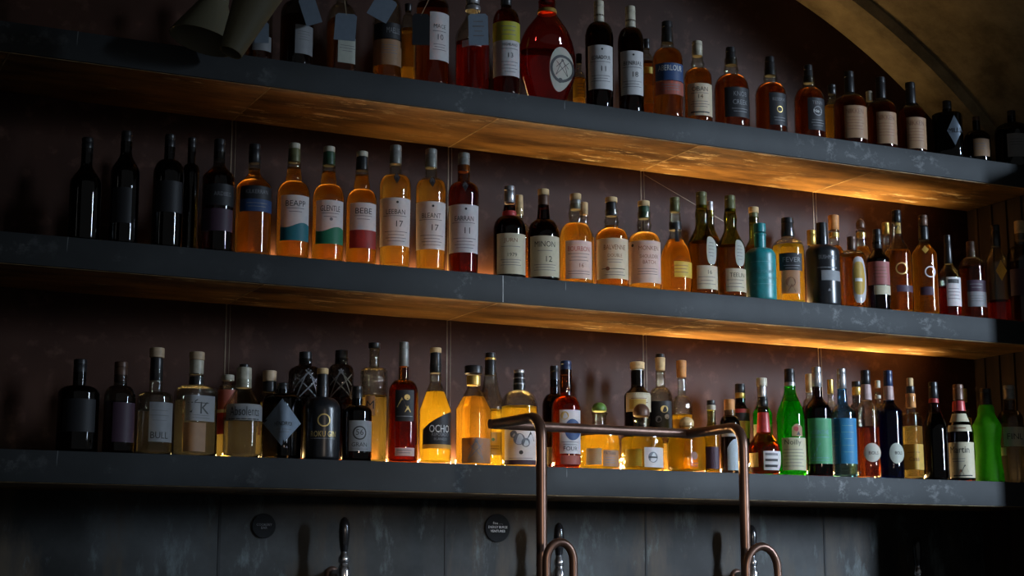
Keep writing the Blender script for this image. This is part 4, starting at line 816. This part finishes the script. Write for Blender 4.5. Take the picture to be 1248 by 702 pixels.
# back wall as sheets with narrow joints: wall + joint trims
mb = MB(); mb.box(XL, XR + .1, D, D + .1, TOPZ['low'] - SH_T, 3.45); struct(mb.build('wall_back', M_WALL, smooth=False))
mb = MB(); mb.box(XL, XR + .1, D, D + .1, 0, TOPZ['low'] - SH_T); struct(mb.build('wall_splashback', M_SPL, smooth=False))
k = 0
for z0, z1, mt, w in ((TOPZ['mid'], TOPZ['top'] - SH_T, M_SEAM, .0028), (TOPZ['low'], TOPZ['mid'] - SH_T, M_SEAM, .0028), (.92, TOPZ['low'] - SH_T, M_GAP, .006)):
    for x in PJ:
        k += 1
        mb = MB(); mb.box(x - w / 2, x + w / 2, D - .0012, D + .001, z0, z1)
        if mt is M_SEAM: mb.box(x + .009, x + .0102, D - .0012, D + .001, z0, z1)
        struct(mb.build('trim_%d' % k, mt, smooth=False))
mb = MB(); qa, qb = at(785, 213, D), at(884, 271, D); e_ = .0009
mb.add([(qa[0], D - .0008, qa[2] - e_), (qb[0], D - .0008, qb[2] - e_), (qb[0], D - .0008, qb[2] + e_), (qa[0], D - .0008, qa[2] + e_)], [(0, 1, 2, 3)])
struct(mb.build('trim_90', M_SEAM, smooth=False))
# right wall: dark boards below the arch
YE = 3.17
mb = MB(); mb.box(XR, XR + .1, YE, D, 0, TOPZ['top'] + .02)
for i, y in enumerate(np.arange(YE + .03, D, .062)):
    mb.box(XR - .006, XR + .001, y, y + .05, 0, TOPZ['top'] - SH_T)
struct(mb.build('wall_right', M_BRD, smooth=False))
mb = MB(); mb.box(XR + .101, 5.2, YE + .005, D + .1, 0, 3.45); struct(mb.build('wall_right_pier', M_PLA, smooth=False))
mb = MB(); mb.box(XL - .1, XL, 1.5, D + .1, 0, 3.45); struct(mb.build('wall_left', M_BRD, smooth=False))
mb = MB(); mb.box(XL - .1, 5.2, -1.2, D + .1, -.1, 0); struct(mb.build('floor', M_FLOOR, smooth=False))
mb = MB(); mb.box(XL - .1, 5.2, 1.0, D + .1, 3.45, 3.55); struct(mb.build('ceiling', M_CEIL, smooth=False))

# the arch over the top shelf: a rib against the wall and the vault web in front of it
A0, A1, A2 = at(1165, 181, D), at(1090, 110, D), at(970, 0, D)
def circ(a, b, c):
    (ax, ay), (bx, by), (cx, cy) = a, b, c
    d = 2 * (ax * (by - cy) + bx * (cy - ay) + cx * (ay - by))
    ux = ((ax * ax + ay * ay) * (by - cy) + (bx * bx + by * by) * (cy - ay) + (cx * cx + cy * cy) * (ay - by)) / d
    uy = ((ax * ax + ay * ay) * (cx - bx) + (bx * bx + by * by) * (ax - cx) + (cx * cx + cy * cy) * (bx - ax)) / d
    return ux, uy, math.hypot(ax - ux, ay - uy)
print('arch wall pts', A0, A1, A2)
slope = np.array([A2[0] - A0[0], A2[2] - A0[2]]); L = np.linalg.norm(slope)
nrm = np.array([slope[1], -slope[0]]) / L          # towards upper right is outside
if nrm[0] < 0: nrm = -nrm
mid = (np.array([A0[0], A0[2]]) + np.array([A2[0], A2[2]])) / 2
RA = 1.9                                            # radius of the arch
cen = mid - nrm * math.sqrt(RA * RA - L * L / 4)
ang0 = math.atan2(A0[2] - cen[1], A0[0] - cen[0]); ang1 = math.radians(100)
def arc(r, y, n=40, a0=None):
    a0 = ang0 if a0 is None else a0
    return [(cen[0] + r * math.cos(a0 + (ang1 - a0) * i / n), y, cen[1] + r * math.sin(a0 + (ang1 - a0) * i / n)) for i in range(n + 1)]
def strip(mb, P, Q):
    n = len(P); mb.add(P + Q, [(i, i + 1, n + i + 1, n + i) for i in range(n - 1)])
YR = D - .14
rb = MB(); lo = ang0 - .06
n_ = 40
bev = .03
strip(rb, arc(RA, D + .02, n_, lo), arc(RA, YR + bev, n_, lo)); strip(rb, arc(RA, YR + bev, n_, lo), arc(RA + bev * .4, YR, n_, lo)); strip(rb, arc(RA + bev * .4, YR, n_, lo), arc(RA + .16, YR, n_, lo)); strip(rb, arc(RA + .16, YR, n_, lo), arc(RA + .16, D + .02, n_, lo)); strip(rb, arc(RA + .16, D + .02, n_, lo), arc(RA, D + .02, n_, lo))
o = rb.build('trim_100', M_PLA); struct(o)
vb = MB()
strip(vb, arc(RA + .045, YR + .02, n_, lo), arc(RA + .075, YR - .12, n_, lo)); strip(vb, arc(RA + .075, YR - .12, n_, lo), arc(RA + .10, 3.05, n_, lo)); strip(vb, arc(RA + .10, 3.05, n_, lo), arc(RA + .2, 3.05, n_, lo)); strip(vb, arc(RA + .2, 3.05, n_, lo), arc(RA + .2, YR + .02, n_, lo))
struct(vb.build('ceiling_vault', M_PLA))

# shelves: one thing each, steel edge, brown underside panels, seam strips
SHL = {'top': 'top shelf of dark steel, its underside glowing orange', 'mid': 'middle shelf with scratched dark steel edge and worn underside', 'low': 'bottom shelf of rubbed grey steel behind the pipe frame'}
X0 = -.6
for key, zt in TOPZ.items():
    r = empty('wall_shelf', (X0, SH_FRONT, zt - SH_T), SHL[key], 'shelf', 'bar shelves')
    Wd, Dp = XR - .004 - X0, D - SH_FRONT - .001
    mb = MB(); mb.box(0, Wd, 0, .006, 0, SH_T, .0012); mb.build('front_edge', M_STEEL, r)
    mb = MB(); mb.box(0, Wd, .006, Dp, .004, SH_T - .001); mb.build('board', M_BLKP if False else M_STEEL, r, smooth=False)
    for i in range(len(PJ)):
        a = PJ[i] - X0; b = (PJ[i + 1] - X0) if i + 1 < len(PJ) else Wd
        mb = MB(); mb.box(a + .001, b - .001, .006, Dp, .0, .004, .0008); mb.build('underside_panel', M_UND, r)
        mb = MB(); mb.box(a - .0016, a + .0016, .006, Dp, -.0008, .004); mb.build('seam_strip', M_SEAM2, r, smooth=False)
    if key == 'mid':
        xs = float(at(613, 350, SH_FRONT)[0]) - X0
        mb = MB(); mb.box(xs - .001, xs + .001, -.0006, .001, .001, SH_T - .001); mb.build('edge_joint', simple('pale_joint', (.35, .36, .36), .5), r, smooth=False)
    mb = MB(); mb.box(0, Wd, .006, .0072, -.0012, .0002); mb.build('edge_lip', M_SEAM2, r, smooth=False)

# warm light strips lying along the back of each shelf
def led_mat(key):
    m, nt, out = newmat('warm_diffuser_' + key); em = nt.nodes.new('ShaderNodeEmission'); em.inputs[0].default_value = (*LED_COL, 1); em.inputs[1].default_value = LED_EM[key]; nt.links.new(em.outputs[0], out.inputs[0]); return m
for key, (xa, xb) in {'top': (1.5, XR - .3), 'mid': (1.45, XR - .25), 'low': (1.45, XR - .25)}.items():
    r = empty('light_strip', ((xa + xb) / 2, D - .022, TOPZ[key] + .0005), 'warm light strip along the back of the %s shelf' % ROWN[key], 'light strip', 'shelf light strips')
    h = (xb - xa) / 2
    mb = MB(); mb.box(-h, h, -.011, .011, 0, .009, .001); mb.build('channel', M_CHROME, r)
    mb = MB(); mb.box(-h + .004, h - .004, -.008, .008, .009, .0125, .001); mb.build('diffuser', led_mat(key), r)
    for (xp, xq, pw, tl) in LED_EXTRA.get(key, ()):
        xp, xq = float(at(xp, 560, D)[0]), float(at(xq, 560, D)[0])
        ld = bpy.data.lights.new('strip_light', 'AREA'); ld.shape = 'RECTANGLE'; ld.size = xq - xp; ld.size_y = .016; ld.energy = pw; ld.color = LED_COL; ld.spread = math.radians(100)
        lo_ = bpy.data.objects.new('strip_light', ld); COL.objects.link(lo_)
        lo_.location = ((xp + xq) / 2, D - .030, TOPZ[key] + .016); lo_.rotation_euler = (math.radians(180 + tl), 0, 0)
    nmod = len(LEDP[key])
    for i, pw in enumerate(LEDP[key]):
        w = (xb - xa) / nmod
        ld = bpy.data.lights.new('strip_light', 'AREA'); ld.shape = 'RECTANGLE'; ld.size = w; ld.size_y = .016; ld.energy = pw; ld.color = LED_COL; ld.spread = math.radians(LED_SPREAD[key][i])
        lo_ = bpy.data.objects.new('strip_light', ld); COL.objects.link(lo_)
        lo_.location = (xa + w * (i + .5), D - .022, TOPZ[key] + .0145)
        lo_.rotation_euler = (math.radians(180 + LED_TILT[key]), 0, 0)

# ------------------------------------------------------------------ pipe frame, spouts, taps, signs
WT = .93
mb = MB(); mb.box(XL + .005, XR - .01, 2.6, D - .001, WT - .05, WT, .004); o = mb.build('worktop', simple('dark_worktop', (.05, .045, .04), .4, 0, noise=.3)); o['label'] = 'dark bar worktop below the shelves'; o['category'] = 'worktop'
mb = MB(); mb.box(XL + .02, XR - .02, 2.66, D - .002, .001, WT - .052, .004); o = mb.build('bar_cabinet', M_BRD); o['label'] = 'dark wooden bar cabinet under the worktop'; o['category'] = 'cabinet'
YP = 3.0
pL, pR = at(660, 600, YP), at(907, 600, YP)
tL = at(654, 502, YP); tR = at(897, 517, YP)
xl, xr = pL[0], pR[0]
bL = at(606, 517, 3.225); bR = at(838, 528.5, 3.225)
rP = .0112
root = empty('pipe_frame', (xl, YP, WT), 'bent copper brown pipe frame standing before the bottom shelf', 'pipe frame')
O = np.array([xl, YP, WT])
zt = tL[2] - .008; zbk = bL[2]
pts = bend([(xl, YP, WT + .004), (xl, YP, zt), (xl, 3.225, zbk)], .05, 10)
fl = [np.array(p) - O for p in pts]; m1 = MB(); m1.tube(fl, rP, 18); m1.build('left_post', M_PIPE, root)
pts = bend([(xr, YP, WT + .004), (xr, YP, tR[2] - .004), (xr, 3.225, bR[2])], .05, 10)
m1 = MB(); m1.tube([np.array(p) - O for p in pts], rP, 18); m1.build('right_post', M_PIPE, root)
m1 = MB(); m1.tube([np.array(p) - O for p in ((xl - .012, 3.225, zbk), (xl + .15, 3.226, zbk - .001), (xr + .012, 3.225, bR[2]))], rP * .95, 18); m1.build('crossbar', M_PIPE, root)
for x in (xl, xr):
    m1 = MB(); m1.lathe([(0, .028), (.003, .03), (.008, .028), (.012, .014), (.02, .0125)], 24, (x - xl, 0, 0)); m1.build('foot_flange', M_PIPE, root)

def goose(px_c, px_l, px_r, py_top, Y, lab):
    top = at(px_c, py_top, Y); a = at(px_l, 700, Y); b = at(px_r, 700, Y)
    r = .0085
    w = (b[0] - a[0]) / 2; c = (a[0] + b[0]) / 2
    ztop = top[2] - r
    R_ = w
    root = empty('gooseneck_spout', (a[0], Y, WT), lab, 'tap', 'gooseneck spouts')
    pts = [(0, 0, .004), (0, 0, (ztop - R_ * 1.25 - WT) * .5), (0, 0, ztop - R_ * 1.25 - WT)]
    for k in range(1, 17):
        t = math.pi * k / 17
        pts.append((R_ - R_ * math.cos(t), 0, ztop - R_ * 1.25 - WT + R_ * 1.25 * math.sin(t)))
    pts += [(2 * R_, 0, ztop - R_ * 1.25 - WT), (2 * R_, 0, ztop - R_ * 1.25 - WT - .09)]
    m = MB(); m.tube(pts, r, 18); m.build('spout_pipe', M_PIPE, root)
    m = MB(); m.lathe([(0, .021), (.004, .022), (.014, .02), (.02, .012), (.05, .0115), (.052, .010)], 24); m.build('base_collar', M_CHROME, root)
    m = MB(); z = ztop - R_ * 1.25 - WT - .09; m.lathe([(z - .022, .0095), (z - .02, .0105), (z + .004, .0105), (z + .008, .009)], 20, (2 * R_, 0, 0)); m.build('nozzle', M_CHROME, root)
goose(682, 666, 699, 655.5, 2.9, 'copper brown gooseneck spout at foot of left pipe post')
goose(930, 910, 948, 661, 2.9, 'copper brown gooseneck spout at foot of right pipe post')

def beer_tap(px, pyt, lab):
    Y = D - .08; p = at(px, pyt, Y)
    r = empty('beer_tap', (p[0], D, p[2] - .135), lab, 'tap', 'black handled beer taps')
    m = MB(); m.lathe([(.0, .019), (.003, .020), (.006, .018), (.009, .013)], 28, (0, -.0, .0), 'y'); ob = m.build('wall_flange', M_PIPE, r)
    m = MB(); m.tube([(0, -.008, 0), (0, -.05, 0), (0, -.074, .001)], [.012, .0115, .010], 18); m.build('shank', M_CHROME, r)
    m = MB(); m.lathe([(-.045, .0085), (-.04, .010), (-.012, .0115), (-.008, .0155), (.012, .0155), (.018, .012), (.026, .0105), (.030, .013), (.040, .013), (.046, .009), (.056, .0075)], 24, (0, -.08, 0)); m.build('tap_body', M_CHROME, r)
    m = MB(); m.tube([(0, -.082, -.035), (0, -.088, -.06), (0, -.096, -.085)], [.008, .0075, .007], 16); m.build('tap_spout', M_CHROME, r)
    m = MB(); m.lathe([(.052, .0075), (.055, .009), (.075, .0115), (.10, .0135), (.118, .0125), (.128, .0095), (.133, .005), (.135, .001)], 24, (0, -.08, 0)); m.build('tap_handle', M_BLKP, r)
beer_tap(420, 630, 'leftmost black handled beer tap on the dark splashback')
beer_tap(681, 637, 'black handled beer tap seen through the left gooseneck spout')
beer_tap(916, 640, 'black handled beer tap half hidden by right pipe post')
beer_tap(1117, 654, 'rightmost black handled beer tap, in deep shadow')

def roundel(px, py, rpx, lab, lines, ink_):
    p = at(px, py, D); r_ = rpx * depth(p) / FPX
    root = empty('round_sign', (p[0], D - .001, p[2]), lab, 'sign')
    m = MB(); m.lathe([(0, r_ * .99), (.0012, r_), (.0035, r_), (.0045, r_ * .97)], 44, (0, 0, 0), 'y'); m.build('disc', simple('black_enamel', (.012, .013, .014), .7, 0, .1), root)
    for s, dz, h, w in lines:
        tv, tf = text_mesh(s); m = MB(); wd = max(a for a, b in tv) - min(a for a, b in tv)
        k_ = min(h * r_, 1e9); fx = min(1, w * r_ / (wd * k_))
        m.add([(a * k_ * fx, -.0052, b * k_ + dz * r_) for a, b in tv], tf); m.build('lettering', cmat(ink_), root, smooth=False)
roundel(605.5, 643.5, 17, 'round black sign with white lettering on the splashback', (('Fine . . .', .34, .17, .8), ('ENERGY BURGE', .06, .17, 1.5), ('VENTURES', -.22, .17, 1.2)), 'inkwhite')
roundel(321, 641, 15, 'dim round dark sign left of the first beer tap', (('COOKERY', .1, .2, 1.3), ('BAR', -.15, .2, .7)), 'inkgrey')

# cone lampshades, top left
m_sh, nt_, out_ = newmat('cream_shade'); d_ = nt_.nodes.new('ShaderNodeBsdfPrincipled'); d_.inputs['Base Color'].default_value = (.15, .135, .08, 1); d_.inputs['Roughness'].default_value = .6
nt_.links.new(d_.outputs[0], out_.inputs[0])
def lamp(p0, p1, r0, r1, lab):
    """shade running from p0 (narrow, radius r0) to p1 (wide, radius r1), hung by a cord"""
    p0, p1 = np.array(p0), np.array(p1); ax = (p1 - p0); Ln = np.linalg.norm(ax); ax /= Ln
    root = empty('pendant_lamp', p0, lab, 'lamp', 'cream pendant lamps')
    h = np.array((1., 0, 0)); h -= ax * (ax @ h); h /= np.linalg.norm(h); w = np.cross(ax, h)
    def ring(c, r, n=36): return [c + r * (h * math.cos(2 * math.pi * k / n) + w * math.sin(2 * math.pi * k / n)) for k in range(n)]
    def shell(name, secs, mat):
        n = 36; vs = [v for c, r in secs for v in ring(ax * c, r)]
        fs = [(i * n + k, i * n + (k + 1) % n, (i + 1) * n + (k + 1) % n, (i + 1) * n + k) for i in range(len(secs) - 1) for k in range(n)]
        return mesh_obj(name, vs, fs, mat, root)
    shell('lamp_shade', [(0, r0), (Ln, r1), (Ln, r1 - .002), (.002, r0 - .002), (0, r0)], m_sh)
    shell('collar', [(-.035, .001), (-.035, r0 * .85), (-.004, r0 * 1.02), (.002, r0 * 1.02), (.004, .001)], m_sh)
    shell('bulb', [(.01, .001), (.012, .012), (.03, .018), (.05, .012), (.056, .001)], simple('unlit_bulb', (.5, .48, .42), .3))
    cb = MB(); top = np.array((p0[0], p0[1], 3.45)); cb.tube([-ax * .03, (top - p0) * .12 - ax * .04, top - p0], .004, 8); cb.build('cord', M_BLKP, root)
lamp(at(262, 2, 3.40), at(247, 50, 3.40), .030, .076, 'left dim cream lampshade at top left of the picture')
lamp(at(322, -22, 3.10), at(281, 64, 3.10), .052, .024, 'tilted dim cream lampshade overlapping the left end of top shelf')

# ------------------------------------------------------------------ light and camera
wl = bpy.data.lights.new('window_daylight', 'AREA'); wl.shape = 'RECTANGLE'; wl.size = WIN['w']; wl.size_y = WIN['h']; wl.energy = WIN['e']; wl.color = WIN['c']; wl.spread = math.radians(WIN['s'])
wo = bpy.data.objects.new('window_daylight', wl); COL.objects.link(wo); wo.location = WIN['p']
from mathutils import Vector
dirv = Vector(WIN['t']) - Vector(WIN['p']); wo.rotation_euler = dirv.to_track_quat('-Z', 'Y').to_euler()
sl = bpy.data.lights.new('added_warm_fill', 'SPOT'); sl.energy = FILL['e']; sl.color = FILL['c']; sl.spot_size = math.radians(FILL['a']); sl.spot_blend = 1.0; sl.shadow_soft_size = .12  # added fill light, stands for no known lamp
so = bpy.data.objects.new('added_warm_fill', sl); COL.objects.link(so); so.location = FILL['p']; so.rotation_euler = (Vector(FILL['t']) - Vector(FILL['p'])).to_track_quat('-Z', 'Y').to_euler()
w = bpy.data.worlds.new('dim_room'); scene.world = w; w.use_nodes = True
w.node_tree.nodes['Background'].inputs[0].default_value = (.95, .98, 1, 1); w.node_tree.nodes['Background'].inputs[1].default_value = AMB
cam = bpy.data.cameras.new('camera'); co = bpy.data.objects.new('camera', cam); COL.objects.link(co)
co.location = CAM; co.rotation_euler = (math.pi / 2 + PIT, 0, -YAW)
cam.sensor_width = 36; cam.lens = FPX / 1248 * 36; cam.clip_start = .05
scene.camera = co
vs_ = scene.view_settings; vs_.view_transform = 'Standard'; vs_.look = 'None'; vs_.gamma = 1; vs_.exposure = 0; vs_.use_curve_mapping = False
cy_ = scene.cycles
cy_.use_denoising = True; cy_.max_bounces = 14; cy_.transmission_bounces = 14; cy_.transparent_max_bounces = 40; cy_.glossy_bounces = 6; cy_.diffuse_bounces = 4
cy_.sample_clamp_indirect = 4.0; cy_.caustics_reflective = False; cy_.caustics_refractive = True; cy_.use_adaptive_sampling = True; cy_.adaptive_threshold = .02
